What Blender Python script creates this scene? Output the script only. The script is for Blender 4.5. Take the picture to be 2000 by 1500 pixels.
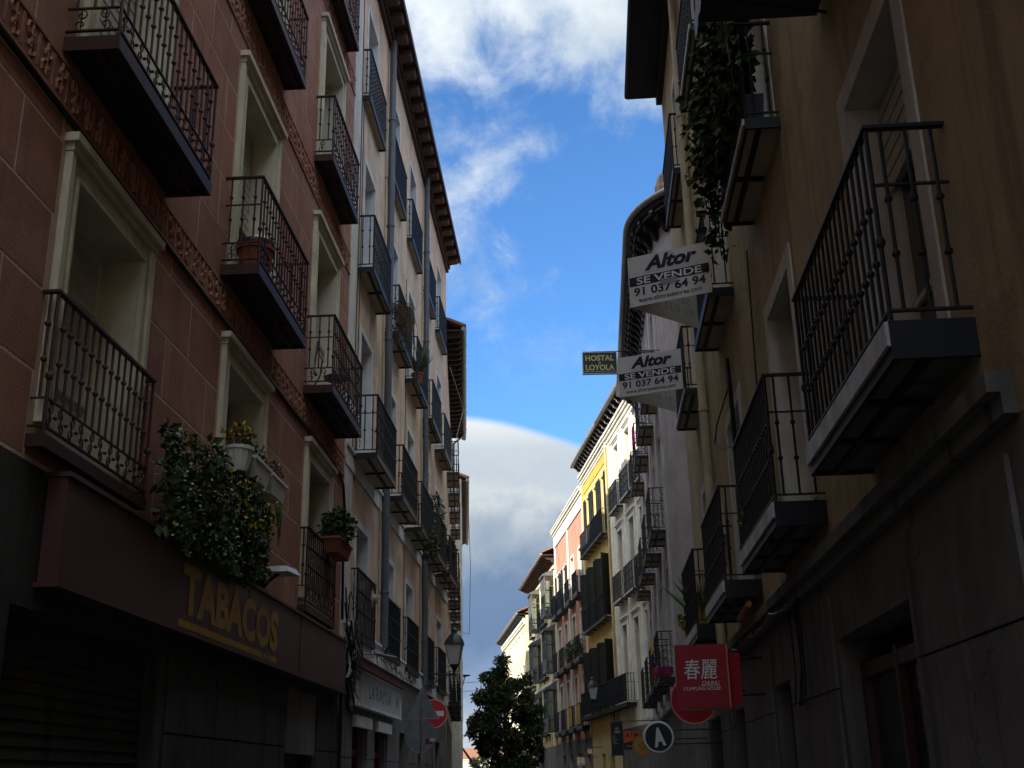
import bpy, math, random
from mathutils import Matrix, Vector
R=math.radians
random.seed(7)
scene=bpy.context.scene
for o in list(bpy.data.objects): bpy.data.objects.remove(o)
COL=scene.collection
# ------------------------------------------------------------------ camera
EXPO=0.95
camd=bpy.data.cameras.new('camera'); cam=bpy.data.objects.new('camera',camd); COL.objects.link(cam)
camd.sensor_fit='HORIZONTAL'; camd.sensor_width=36; camd.lens=40.32; camd.clip_end=2000; camd.clip_start=.05
cam.matrix_world=Matrix(((0.99852254,0.03501315,0.04155498,0),(0.0507041,-0.32535278,-0.94423231,0),(-0.01954051,0.94494426,-0.3266474,1.6),(0,0,0,1)))
scene.camera=cam
vs=scene.view_settings; vs.view_transform='Standard'; vs.look='None'; vs.gamma=1; vs.exposure=EXPO
# ------------------------------------------------------------------ sun
SUNDIR=Vector((-1.0,-1.75,.80)).normalized()      # towards the sun: behind the viewer, over the left roofs
sd=bpy.data.lights.new('sun','SUN'); sd.energy=4.4; sd.angle=R(.5); sd.color=(1,.93,.8)
sun=bpy.data.objects.new('sun',sd); COL.objects.link(sun); sun.rotation_euler=SUNDIR.to_track_quat('Z','Y').to_euler()
# ------------------------------------------------------------------ world
world=bpy.data.worlds.new('World'); scene.world=world; world.use_nodes=True
class NT:
    def __init__(s,nt): s.nt=nt; s.n=nt.nodes; s.l=nt.links
    def new(s,t,**k):
        n=s.n.new(t)
        for a,b in k.items(): setattr(n,a,b)
        return n
    def put(s,sock,v):
        if hasattr(v,'is_output') : s.l.new(v,sock)
        elif isinstance(v,(tuple,list)) and len(v)==3 and sock.type=='RGBA': sock.default_value=(*v,1)
        else: sock.default_value=v
    def math(s,op,a,b=None,c=None,clamp=False):
        n=s.new('ShaderNodeMath',operation=op); n.use_clamp=clamp
        for i,v in enumerate((a,b,c)):
            if v is not None: s.put(n.inputs[i],v)
        return n.outputs[0]
    def vmath(s,op,a,b=None):
        n=s.new('ShaderNodeVectorMath',operation=op); s.put(n.inputs[0],a)
        if b is not None: s.put(n.inputs[1],b)
        return n.outputs[0]
    def noise(s,vec,scale,detail=4,rough=.5,dist=0,out=0):
        n=s.new('ShaderNodeTexNoise'); s.put(n.inputs['Scale'],scale); s.put(n.inputs['Detail'],detail); s.put(n.inputs['Roughness'],rough); s.put(n.inputs['Distortion'],dist)
        if vec is not None: s.l.new(vec,n.inputs['Vector'])
        return n.outputs[out]
    def ramp(s,fac,stops,interp='LINEAR'):
        n=s.new('ShaderNodeValToRGB'); n.color_ramp.interpolation=interp; e=n.color_ramp.elements
        while len(e)<len(stops): e.new(.5)
        for i,(p,c) in enumerate(stops):
            e[i].position=p; e[i].color=(c,c,c,1) if not isinstance(c,(tuple,list)) else (*c,1)
        s.put(n.inputs[0],fac); return n.outputs[0]
    def mix(s,fac,a,b,mode='MIX'):
        n=s.new('ShaderNodeMix',data_type='RGBA',blend_type=mode); s.put(n.inputs[0],fac); s.put(n.inputs[6],a); s.put(n.inputs[7],b); return n.outputs[2]
    def sstep(s,v,a,b):
        n=s.new('ShaderNodeMapRange',interpolation_type='SMOOTHSTEP'); s.put(n.inputs[0],v); s.put(n.inputs[1],a); s.put(n.inputs[2],b); n.inputs[3].default_value=0; n.inputs[4].default_value=1; return n.outputs[0]
def build_world():
    t=NT(world.node_tree); bg=t.n['Background']; bg.inputs[1].default_value=.1
    sky=t.new('ShaderNodeTexSky',sky_type='NISHITA'); sky.sun_disc=False
    sky.sun_elevation=math.asin(SUNDIR.z); sky.sun_rotation=math.atan2(SUNDIR.x,SUNDIR.y)
    sky.air_density=1.0; sky.dust_density=.25; sky.ozone_density=2.2; sky.altitude=650
    skyc=t.mix(1.0,sky.outputs[0],(.54,.88,1.2),'MULTIPLY')
    g=t.new('ShaderNodeTexCoord').outputs['Generated']
    sep=t.new('ShaderNodeSeparateXYZ'); t.l.new(g,sep.inputs[0]); x,y,z=sep.outputs
    el=t.math('MULTIPLY',t.math('ARCSINE',z),57.2958); az=t.math('MULTIPLY',t.math('ARCTAN2',x,y),57.2958)
    k=10.0/2**EXPO
    C=lambda r,gg,b:(r*k,gg*k,b*k)
    # high broken cloud: fbm on a flat layer overhead
    zz=t.math('MAXIMUM',z,.03)
    pc=t.new('ShaderNodeCombineXYZ'); t.l.new(t.math('DIVIDE',x,zz),pc.inputs[0]); t.l.new(t.math('DIVIDE',y,zz),pc.inputs[1]); P=pc.outputs[0]
    P1=t.vmath('ADD',t.vmath('MULTIPLY',g,(1,.55,1.15)),CLOUD_OFF)
    big=t.noise(P1,4.2,2,.5); fine=t.noise(P1,9.,9,.6,.3); wisp=t.noise(P1,19.,10,.66,.5)
    cov=t.math('ADD',t.math('MULTIPLY',big,.85),t.math('ADD',t.math('MULTIPLY',fine,.42),t.math('MULTIPLY',wisp,.22)))
    lift=t.math('MULTIPLY',t.sstep(el,22.,42.),.34)
    cov=t.math('ADD',cov,lift)
    m1=t.sstep(cov,.83,1.04)
    m1=t.math('MULTIPLY',m1,t.sstep(el,17,24))
    shade=t.noise(P1,11.,6,.55)
    c1=t.mix(t.sstep(shade,.35,.65),C(.52,.60,.67),C(.74,.79,.82))
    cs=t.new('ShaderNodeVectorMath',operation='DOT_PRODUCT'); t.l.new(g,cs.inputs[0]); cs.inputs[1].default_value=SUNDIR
    cloudfill=t.math('MULTIPLY_ADD',t.math('POWER',t.math('MULTIPLY_ADD',cs.outputs['Value'],.5,.5),2.),3.6,1.)   # cloud brightened sunward and overhead, added as fill for the shaded walls
    c1=t.vmath('SCALE',c1); t.l.new(cloudfill,c1.node.inputs['Scale'])
    # smooth lens-shaped bank lower down
    edge=t.math('ADD',t.math('MULTIPLY',t.math('COSINE',t.math('MULTIPLY',t.math('SUBTRACT',az,-5.9),math.pi/13)),1.45),16.1)
    m2=t.sstep(t.math('SUBTRACT',edge,el),-.12,.42)
    AE=t.new('ShaderNodeCombineXYZ'); t.l.new(t.math('MULTIPLY',az,.1),AE.inputs[0]); t.l.new(t.math('MULTIPLY',el,.1),AE.inputs[1]); AEv=AE.outputs[0]
    pert=t.math('MULTIPLY',t.math('SUBTRACT',t.noise(AEv,3.4,8,.62,.35),.5),5.2)
    fade=t.sstep(el,14.2,16.2)
    pert=t.math('MULTIPLY',pert,t.math('SUBTRACT',1,fade))
    e2=t.math('DIVIDE',t.math('ADD',el,pert),18.)
    c2=t.ramp(e2,[(0.,C(.62,.68,.74)),(.13,C(.58,.66,.74)),(.22,C(.30,.41,.58)),(.36,C(.17,.265,.45)),(.52,C(.19,.29,.46)),(.66,C(.42,.50,.60)),(.74,C(.68,.74,.78)),(.80,C(.58,.66,.74)),(.88,C(.62,.71,.78)),(.96,C(.90,.94,.95))])
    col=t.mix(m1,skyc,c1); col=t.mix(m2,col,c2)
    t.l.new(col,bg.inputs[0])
CLOUD_OFF=(3.1,1.7,.4)
build_world()
# ------------------------------------------------------------------ materials
MATS={}
def mat(name,col,rough=.7,metal=0,spec=.3,nscale=0,namt=.0,bump=0,bscale=40,streak=0,patch=0,patchcol=None,randv=0,emit=0):
    """plain procedural material; col linear; optional mottling, vertical weather streaks, patches, bump, per-object variation"""
    if name in MATS: return MATS[name]
    m=bpy.data.materials.new(name); m.use_nodes=True; t=NT(m.node_tree); b=t.n['Principled BSDF']
    b.inputs['Roughness'].default_value=rough; b.inputs['Metallic'].default_value=metal; b.inputs['Specular IOR Level'].default_value=spec
    g=t.new('ShaderNodeNewGeometry').outputs['Position']
    c=None
    base=col
    if nscale:
        n=t.noise(g,nscale,6,.6); f=t.ramp(n,[(.3,1-namt),(.7,1+namt)])
        c=t.mix(1,base,f,'MULTIPLY')
    if patch:
        n=t.noise(g,.9,7,.65,.3); f=t.sstep(n,.52,.66); c=t.mix(t.math('MULTIPLY',f,patch),c or base,patchcol or tuple(v*.6 for v in col))
    if streak:
        v=t.vmath('MULTIPLY',g,(3.2,3.2,.22)); n=t.noise(v,1.6,7,.6); f=t.sstep(n,.5,.72)
        c=t.mix(t.math('MULTIPLY',f,streak),c or base,tuple(v*.42 for v in col))
    if randv:
        r=t.new('ShaderNodeObjectInfo').outputs['Random']; f=t.ramp(r,[(0,1-randv),(1,1+randv)]); c=t.mix(1,c or base,f,'MULTIPLY')
    if c is None: b.inputs['Base Color'].default_value=(*col,1)
    else: t.l.new(c,b.inputs['Base Color'])
    if bump:
        bn=t.new('ShaderNodeBump'); bn.inputs['Strength'].default_value=bump; bn.inputs['Distance'].default_value=.01
        t.l.new(t.noise(g,bscale,6,.6),bn.inputs['Height']); t.l.new(bn.outputs[0],b.inputs['Normal'])
    if emit: b.inputs['Emission Color'].default_value=(*col,1); b.inputs['Emission Strength'].default_value=emit
    MATS[name]=m; return m
def plaster(name,col,streak=.45,patch=.35,rough=.9,bump=.6):
    m=mat(name,col,rough,0,.15,2.2,.14,bump,55,min(1,streak*1.35),min(1,patch*1.3),tuple(v*.66 for v in col))
    t=NT(m.node_tree); b=t.n['Principled BSDF']; src=b.inputs['Base Color'].links[0].from_socket
    g=t.new('ShaderNodeNewGeometry').outputs['Position']; w=t.vmath('ADD',g,t.vmath('SCALE',t.noise(g,2.3,5,.6,0,1))); w.node.inputs[1].links[0].from_node.inputs['Scale'].default_value=.55
    v=t.new('ShaderNodeTexVoronoi',feature='DISTANCE_TO_EDGE'); v.inputs['Scale'].default_value=.42; t.l.new(w,v.inputs['Vector'])
    crack=t.math('SUBTRACT',1,t.sstep(v.outputs['Distance'],.0,.006)); crack=t.math('MULTIPLY',crack,t.sstep(t.noise(g,.35,2),.52,.6))
    blot=t.sstep(t.noise(g,.45,8,.7,.6),.5,.75); c=t.mix(t.math('MULTIPLY',blot,.28),src,tuple(v*.5 for v in col)); c=t.mix(t.math('MULTIPLY',crack,.6),c,tuple(v*.25 for v in col))
    t.l.new(c,b.inputs['Base Color']); return m
M=dict(
 red=plaster('terracotta stucco',(.40,.20,.145),.3,.45), redjoint=plaster('pale stucco joint',(.66,.48,.39),.2,.3), redblock=mat('terracotta stucco block',(.395,.19,.138),.9,0,.15,3,.16,.5,50,.35,.45,(.50,.29,.22),.12),
 redfrieze=plaster('brown frieze',(.31,.155,.115),.2,.2), cream_trim=plaster('cream window moulding',(.66,.61,.46),.25,.2), cream_rev=plaster('cream reveal',(.62,.58,.45),.2,.2),
 cream=plaster('cream ochre render',(.76,.57,.41),.42,.5), cream_pil=plaster('pale grey quoin render',(.74,.71,.66),.35,.4), greywhite=plaster('grey white moulding',(.76,.75,.72),.35,.3), greyrev=plaster('grey white reveal',(.78,.78,.77),.15,.15),
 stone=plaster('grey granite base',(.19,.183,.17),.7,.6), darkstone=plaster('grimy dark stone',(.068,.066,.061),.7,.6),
 beige=plaster('ochre beige render',(.44,.345,.21),.5,.5), beigerev=plaster('pale beige reveal',(.62,.59,.52),.3,.2), mauve=plaster('mauve render',(.41,.36,.37),.3,.3), mauvetrim=plaster('pale mauve trim',(.50,.47,.46),.25,.2),
 white=plaster('ivory render',(.74,.70,.60),.3,.25), whitetrim=plaster('ivory moulding',(.78,.75,.66),.2,.2), tanrev=plaster('tan reveal',(.55,.47,.37),.1,.1),
 yellow=plaster('yellow render',(.72,.55,.22),.3,.3), yellowtrim=plaster('deep yellow trim',(.70,.45,.10),.2,.2), ivorycorn=plaster('ivory cornice',(.80,.77,.66),.2,.2),
 pink=plaster('salmon brick render',(.55,.30,.21),.3,.5), pinktrim=plaster('pale stone pilaster',(.70,.67,.60),.25,.2), gallery=plaster('straw render',(.72,.58,.31),.25,.3), gtrim=plaster('pale straw moulding',(.78,.68,.46),.2,.2), pale=plaster('pale lemon render',(.76,.66,.38),.2,.2),
 iron=mat('black wrought iron',(.018,.019,.022),.5,.4,.4,9,.25), rediron=mat('oxide brown iron',(.055,.022,.018),.55,.3,.35,9,.3), slab=plaster('balcony underside',(.58,.50,.37),.4,.4), slabgrey=plaster('grey balcony slab',(.20,.19,.18),.5,.4), marble=mat('worn white marble edge',(.58,.57,.55),.55,0,.3,5,.3,.2,30,.5,.3),
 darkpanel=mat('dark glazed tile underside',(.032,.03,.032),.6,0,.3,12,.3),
 wood=mat('dark brown stained wood',(.060,.036,.028),.65,0,.25,7,.25,.4,30,.35), wood2=mat('brown rafter wood',(.095,.055,.042),.65,0,.25,7,.25,.4,30,.3), oldwood=mat('grey brown eave wood',(.07,.05,.042),.7,0,.2,8,.3,.4,30,.3), blackwood=mat('near black eave paint',(.022,.020,.024),.6,0,.2,6,.2),
 tile=mat('clay roof tile',(.27,.13,.08),.85,0,.2,6,.4,.5,25,.3,.4,(.14,.09,.07)), ridgestone=mat('weathered ridge mortar',(.30,.24,.18),.9,0,.2,9,.4,.8,25,.3,.4),
 zinc=mat('zinc gutter',(.24,.24,.24),.5,.4,.4,6,.25,.1,30,.4), pipe=mat('grey painted drainpipe',(.115,.125,.135),.5,.1,.4,4,.15,0,30,.3), beigepipe=mat('cream painted drainpipe',(.47,.40,.27),.5,0,.4,4,.2,0,30,.4),
 baygrey=mat('dark grey bay frame',(.10,.105,.11),.5,0,.4,6,.2), wframe=mat('white painted window frame',(.62,.61,.58),.5,0,.4,4,.1), wframegrey=mat('grey window frame',(.30,.31,.32),.5,0,.4,4,.1), wframebrown=mat('brown window frame',(.09,.05,.035),.5,0,.4,6,.2),
 glass=mat('dark window glass',(.018,.021,.024),.06,0,.6), glassg=mat('gallery glass',(.30,.33,.36),.08,0,.7), blind=mat('roller blind slats',(.50,.49,.45),.6,0,.3,5,.1), curtain=mat('pale curtain',(.55,.53,.48),.8,0,.2,4,.15),
 shutter=mat('black green louvre shutter',(.014,.017,.016),.45,0,.4,5,.2), asphalt=mat('street paving',(.055,.053,.05),.9,0,.2,3,.3,.6,60,0,.3), pave=mat('granite pavement',(.17,.165,.155),.85,0,.2,3,.25,.5,60,0,.4),
 cable=mat('black cable',(.012,.012,.013),.5), greycable=mat('pale grey cable',(.34,.33,.31),.6),
 signbrown=mat('maroon shop fascia',(.075,.028,.026),.45,0,.4,3,.15), signyellow=mat('faded gold lettering',(.46,.25,.035),.5,0,.3,6,.15), signwhite=mat('off white sign board',(.62,.60,.57),.5,0,.35,4,.08,0,30,.15), navy=mat('navy print',(.012,.017,.045),.5,0,.3), navytext=mat('white print',(.72,.71,.69),.5), greyprint=mat('pale grey print',(.42,.41,.39),.6),
 hostalbg=mat('blue black enamel',(.012,.016,.028),.4,0,.4,5,.2), hostaltext=mat('gold enamel',(.55,.48,.13),.5,0,.3,8,.1), alu=mat('aluminium trim',(.55,.56,.57),.35,.7,.5,6,.1),
 redsign=mat('crimson sign board',(.32,.005,.010),.45,0,.35,4,.1), redside=mat('pale pink sign edge',(.55,.22,.21),.5,0,.3), roadred=mat('no entry red',(.48,.006,.016),.35,0,.5), roadwhite=mat('no entry white',(.68,.65,.62),.4), signback=mat('grey galvanised sign back',(.17,.175,.18),.5,.5,.4,5,.25,0,30,.3), pole=mat('galvanised pole',(.22,.22,.22),.5,.6,.4,5,.2),
 rayuabg=mat('grey white fascia panel',(.50,.52,.52),.6,0,.3,4,.15,0,30,.5), rayuatext=mat('grey lettering',(.10,.11,.11),.6), darkred=mat('dark red joinery',(.15,.012,.014),.5,0,.3,4,.2), orange=mat('orange print',(.56,.09,.02),.5), orangepatch=mat('orange poster',(.40,.17,.03),.6), amber=mat('amber sign disc',(.46,.24,.045),.5,0,.3,4,.08), blacksign=mat('black sign board',(.012,.014,.018),.45,0,.4),
 leaf=mat('dark evergreen leaf',(.040,.058,.022),.75,0,.12,1.2,.45,0,30,0,0,None,0), leafb=mat('ivy leaf',(.030,.055,.018),.65,0,.2,1.6,.4), leafc=mat('bright green leaf',(.065,.14,.028),.5,0,.35,1.6,.35), leafy=mat('yellow green leaf',(.20,.18,.03),.5,0,.3,2,.3), leafg=mat('olive grey leaf',(.13,.13,.075),.6,0,.3,1.5,.3), flower=mat('small white blossom',(.40,.44,.36),.7), flowery=mat('yellow blossom',(.55,.36,.03),.7), flowerr=mat('red blossom',(.45,.02,.03),.7), bark=mat('brown bark',(.07,.05,.038),.9,0,.1,8,.3,.8,40),
 dry=mat('dry brown stems',(.12,.085,.055),.9,0,.1,6,.3), potwhite=mat('white plastic pot',(.60,.59,.56),.45,0,.4,3,.1,0,30,.2), terracotta=mat('terracotta pot',(.26,.075,.045),.8,0,.2,5,.2), greenpot=mat('green glazed rim',(.02,.05,.035),.3,0,.5), bag=mat('white plastic bag',(.65,.66,.60),.4,0,.4), baggreen=mat('lime print',(.35,.45,.05),.5),
 ac=mat('cream air conditioner casing',(.56,.54,.47),.5,0,.4,4,.1,0,30,.2), dark=mat('dark grille',(.02,.02,.02),.6), lampglass=mat('frosted lamp glass',(.42,.42,.41),.35,0,.5), lampiron=mat('grey black lamp iron',(.030,.032,.036),.45,.3,.5,8,.2), pinkcloth=mat('magenta cloth',(.60,.03,.24),.8), magenta=mat('purple plastic tub',(.30,.02,.13),.5), fy=mat('flag yellow',(.70,.50,.03),.7), fb=mat('flag blue',(.02,.04,.25),.7), fr=mat('flag red',(.50,.015,.02),.7), banner=mat('mustard banner',(.42,.30,.05),.8,0,.2,9,.5), awning=mat('grey canvas awning',(.10,.105,.11),.8,0,.2,4,.2), orangebox=mat('orange plastic duct',(.42,.13,.045),.5,0,.3,6,.3), paperbox=mat('cream paper carton',(.50,.44,.36),.7), shopwarm=mat('warm cream sign',(.78,.56,.38),.6,0,.3), woodslat=mat('pale worn wood slat',(.36,.32,.25),.8,0,.2,8,.3),  # shopwarm: one plain warm cream board colour
)
def clear_glass():
    m=bpy.data.materials.new('clear bay glass'); m.use_nodes=True; t=NT(m.node_tree); out=[n for n in t.n if n.type=='OUTPUT_MATERIAL'][0]
    tr=t.new('ShaderNodeBsdfTransparent'); tr.inputs[0].default_value=(.72,.77,.78,1); gl=t.new('ShaderNodeBsdfGlossy'); gl.inputs['Roughness'].default_value=.04
    fr=t.new('ShaderNodeFresnel'); fr.inputs[0].default_value=1.5; mx=t.new('ShaderNodeMixShader'); t.l.new(t.math('ADD',fr.outputs[0],.05),mx.inputs[0]); t.l.new(tr.outputs[0],mx.inputs[1]); t.l.new(gl.outputs[0],mx.inputs[2]); t.l.new(mx.outputs[0],out.inputs[0]); return m
M['clearglass']=clear_glass()
# ------------------------------------------------------------------ mesh builder
class MB:
    """collects faces in (along, out, up) coordinates; o=-1 mirrors 'out' for facades whose street lies on the other hand"""
    def __init__(s): s.v=[]; s.f=[]; s.m=[]; s.cur=0; s.mats=[]
    def use(s,m):
        if m not in s.mats: s.mats.append(m)
        s.cur=s.mats.index(m); return s
    def face(s,*ps):
        i=len(s.v); s.v+=[tuple(p) for p in ps]; s.f.append(tuple(range(i,i+len(ps)))); s.m.append(s.cur)
    def box(s,a0,a1,b0,b1,c0,c1):
        i=len(s.v); s.v+=[(a,b,c) for c in (c0,c1) for b in (b0,b1) for a in (a0,a1)]
        for q in ((0,2,3,1),(4,5,7,6),(0,1,5,4),(2,6,7,3),(0,4,6,2),(1,3,7,5)): s.f.append(tuple(i+k for k in q)); s.m.append(s.cur)
    def hexa(s,ps):   # 8 points, bottom 4 (0,1,3,2 order as box) then top 4
        i=len(s.v); s.v+=[tuple(p) for p in ps]
        for q in ((0,2,3,1),(4,5,7,6),(0,1,5,4),(2,6,7,3),(0,4,6,2),(1,3,7,5)): s.f.append(tuple(i+k for k in q)); s.m.append(s.cur)
    def prism(s,poly,axis,t0,t1):  # poly of 2D points; extruded along axis 0/1/2
        def P(p,t): return {0:(t,p[0],p[1]),1:(p[0],t,p[1]),2:(p[0],p[1],t)}[axis]
        n=len(poly); i=len(s.v); s.v+=[P(p,t0) for p in poly]+[P(p,t1) for p in poly]
        s.f.append(tuple(i+k for k in range(n))); s.m.append(s.cur); s.f.append(tuple(i+n+k for k in reversed(range(n)))); s.m.append(s.cur)
        for k in range(n): j=(k+1)%n; s.f.append((i+j,i+k,i+n+k,i+n+j)); s.m.append(s.cur)
    def tube(s,pts,r,n=5,closed=False,caps=True):
        pts=[Vector(p) for p in pts]; N=len(pts); rs=r if isinstance(r,(list,tuple)) else [r]*N
        i0=len(s.v); prev=None
        for k,p in enumerate(pts):
            a=pts[(k-1)%N] if (closed or k>0) else p; b=pts[(k+1)%N] if (closed or k<N-1) else p
            t=(b-a); t=t.normalized() if t.length>1e-9 else Vector((0,0,1))
            if prev is None:
                u=t.cross(Vector((0,0,1)));  u=t.cross(Vector((1,0,0))) if u.length<.1 else u
            else: u=prev-t*prev.dot(t)
            u.normalize(); prev=u; w=t.cross(u)
            for j in range(n):
                an=2*math.pi*j/n; s.v.append(tuple(p+(u*math.cos(an)+w*math.sin(an))*rs[k]))
        for k in range(N if closed else N-1):
            for j in range(n):
                a=i0+k*n+j; b=i0+k*n+(j+1)%n; c=i0+((k+1)%N)*n+(j+1)%n; d=i0+((k+1)%N)*n+j
                s.f.append((a,b,c,d)); s.m.append(s.cur)
        if caps and not closed:
            s.f.append(tuple(i0+j for j in reversed(range(n)))); s.m.append(s.cur)
            s.f.append(tuple(i0+(N-1)*n+j for j in range(n))); s.m.append(s.cur)
    def lathe(s,prof,c=(0,0,0),n=10):   # prof [(r,z)]
        i0=len(s.v)
        for r,z in prof:
            for j in range(n):
                an=2*math.pi*j/n; s.v.append((c[0]+r*math.cos(an),c[1]+r*math.sin(an),c[2]+z))
        for k in range(len(prof)-1):
            for j in range(n):
                s.f.append((i0+k*n+j,i0+k*n+(j+1)%n,i0+(k+1)*n+(j+1)%n,i0+(k+1)*n+j)); s.m.append(s.cur)
        s.f.append(tuple(i0+j for j in reversed(range(n)))); s.m.append(s.cur)
        s.f.append(tuple(i0+(len(prof)-1)*n+j for j in range(n))); s.m.append(s.cur)
    def disc(s,c,r,w0,w1,n=28):  # disc in the u,v plane (axes 0,1), thickness along axis 2
        s.prism([(c[0]+r*math.cos(2*math.pi*k/n),c[1]+r*math.sin(2*math.pi*k/n)) for k in range(n)],2,w0,w1)
    def ring(s,c,r0,r1,w,n=32):
        for k in range(n):
            a,b=2*math.pi*k/n,2*math.pi*(k+1)/n
            s.face(*[(c[0]+r*math.cos(t),c[1]+r*math.sin(t),w) for r,t in ((r0,a),(r1,a),(r1,b),(r0,b))])
    def leaf(s,c,L,W,dirv,nrm,fold=.15):
        c=Vector(c); d=Vector(dirv).normalized(); n=Vector(nrm); w=d.cross(n)
        if w.length<1e-4: w=d.cross(Vector((.3,.9,.1)))
        w.normalize(); n=w.cross(d)
        a=c; b=c+d*L*.45+w*W*.5+n*L*fold*.5; e=c+d*L; f=c+d*L*.45-w*W*.5+n*L*fold*.5
        i=len(s.v); s.v+=[tuple(a),tuple(b),tuple(e),tuple(f)]; s.f+= [(i,i+1,i+2),(i,i+2,i+3)]; s.m+=[s.cur]*2
    def add(s,verts,faces,off=(0,0,0)):
        i=len(s.v); s.v+=[(v[0]+off[0],v[1]+off[1],v[2]+off[2]) for v in verts]; s.f+=[tuple(i+k for k in f) for f in faces]; s.m+=[s.cur]*len(faces)
    def mesh(s,name,o=1,smooth=False,ds=0):
        me=bpy.data.meshes.new(name)
        if o<0: me.from_pydata([(v[0]-ds,-v[1],v[2]) for v in s.v],[],[tuple(reversed(f)) for f in s.f])
        else: me.from_pydata([(v[0]-ds,v[1],v[2]) for v in s.v],[],s.f)
        for m in s.mats: me.materials.append(M[m])
        me.polygons.foreach_set('material_index',s.m)
        if smooth: me.polygons.foreach_set('use_smooth',[True]*len(me.polygons))
        me.update(); return me
def child(name,me,parent,loc=(0,0,0),rz=0,label=None,kind=None):
    o=bpy.data.objects.new(name,me); COL.objects.link(o); o.parent=parent; o.location=loc
    if rz: o.rotation_euler=(0,0,rz)
    if label: o['label']=label
    if kind: o['kind']=kind
    return o
def tag(o,label,cat,group=None):
    o['label']=label; o['category']=cat
    if group: o['group']=group
    return o
def empty(name,mw): 
    o=bpy.data.objects.new(name,None); COL.objects.link(o); o.matrix_world=mw; o.empty_display_size=.2; return o
class Frame:
    def __init__(s,origin,az,side):
        s.o=1 if side=='R' else -1; a=R(az); s.d=Vector((math.sin(a),math.cos(a),0)); s.out=Vector((-math.cos(a),math.sin(a),0))*s.o
        s.org=Vector((*origin,0)); s.ang=math.pi/2-a
    def pt(s,al,d=0,z=0): return s.org+s.d*al+s.out*d+Vector((0,0,z))
    def mw(s,al,d=0,z=0): return Matrix.Translation(s.pt(al,d,z))@Matrix.Rotation(s.ang,4,'Z')
def perp(az,E):
    a=R(az); return (math.cos(a)*E,-math.sin(a)*E)
FL=Frame((-3.6,0),0,'L'); FL3=Frame((-3.6,34.3),-5.05,'L'); FN=Frame(perp(1.2,1.93),1.2,'R'); FF=Frame(perp(-8.2,8.7),-8.2,'R')
class Building:
    def __init__(s,name,label,fr,s0,s1): s.fr=fr; s.s0=s0; s.s1=s1; s.o=fr.o; s.e=tag(empty(name,fr.mw(s0)),label,'building')
    def part(s,name,mb,parent=None,smooth=False,label=None,kind=None):   # mb in absolute (s,d,z)
        return child(name,mb.mesh(name,s.o,smooth,s.s0),parent or s.e,label=label,kind=kind)
    def place(s,name,me,al,d,z,parent=None,kind=None): return child(name,me,parent or s.e,(al-s.s0,d*s.o,z),kind=kind)
CACHE={}
def cached(key,fn):
    if key not in CACHE: CACHE[key]=fn()
    return CACHE[key]
# ------------------------------------------------------------------ lettering
def text_geo(body,w,h,shear=0,bold=0,cx=0,cy=0):
    c=bpy.data.curves.new('t','FONT'); c.body=body; c.shear=shear; c.offset=bold; c.resolution_u=3; c.size=1
    o=bpy.data.objects.new('t',c); COL.objects.link(o); dg=bpy.context.evaluated_depsgraph_get(); dg.update()
    me=bpy.data.meshes.new_from_object(o.evaluated_get(dg)); V=[tuple(v.co) for v in me.vertices]; Fc=[tuple(p.vertices) for p in me.polygons]
    bpy.data.objects.remove(o); bpy.data.curves.remove(c); bpy.data.meshes.remove(me)
    x0=min(v[0] for v in V); x1=max(v[0] for v in V); y0=min(v[1] for v in V); y1=max(v[1] for v in V)
    return [((v[0]-(x0+x1)/2)*w/(x1-x0)+cx,(v[1]-(y0+y1)/2)*h/(y1-y0)+cy,0) for v in V],Fc
TX={}
def T(key,*a,**k): TX[key]=text_geo(*a,**k)
T('tabacos','TABACOS',3.5,.46,bold=.045); T('exp','EXP-196',.6,.06)
T('altor','Altor',.64,.19,shear=.28,bold=.045,cx=.03,cy=.205); T('ases','ASESORES INMOBILIARIOS',.66,.03,cx=.04,cy=.085); T('vende','SE VENDE',.78,.092,bold=.02,cy=-.005); T('tel','91 037 64 94',.86,.115,bold=.025,cy=-.145); T('www','www.altorasesores.com',.76,.062,bold=.01,cy=-.255)
T('hostal','HOSTAL',.70,.145,bold=.018,cy=.125); T('loyola','LOYOLA',.70,.145,bold=.018,cy=-.12); T('patch','TOMÁS BRETÓN',.2,.035); T('patch2','POZAS DE LUNA',.2,.035)
T('cjk','春麗',.37,.22,shear=.1,bold=.002); T('chunli','CHUNLI',.19,.042,shear=.15,bold=.0); T('dump','DUMPLING HOUSE',.41,.038,shear=.15,bold=.0); T('A','A',.175,.27,shear=.08,bold=.05)
T('rayua','LA RAYUA',2.5,.24); T('arte','ARTE',.105,.06,bold=.01); T('games','CAMINO',.15,.06,bold=.02); T('atm','ATM',.29,.11,bold=.02); T('curr','Currency',.25,.06); T('cafe','CAFE',.2,.04)
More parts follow.
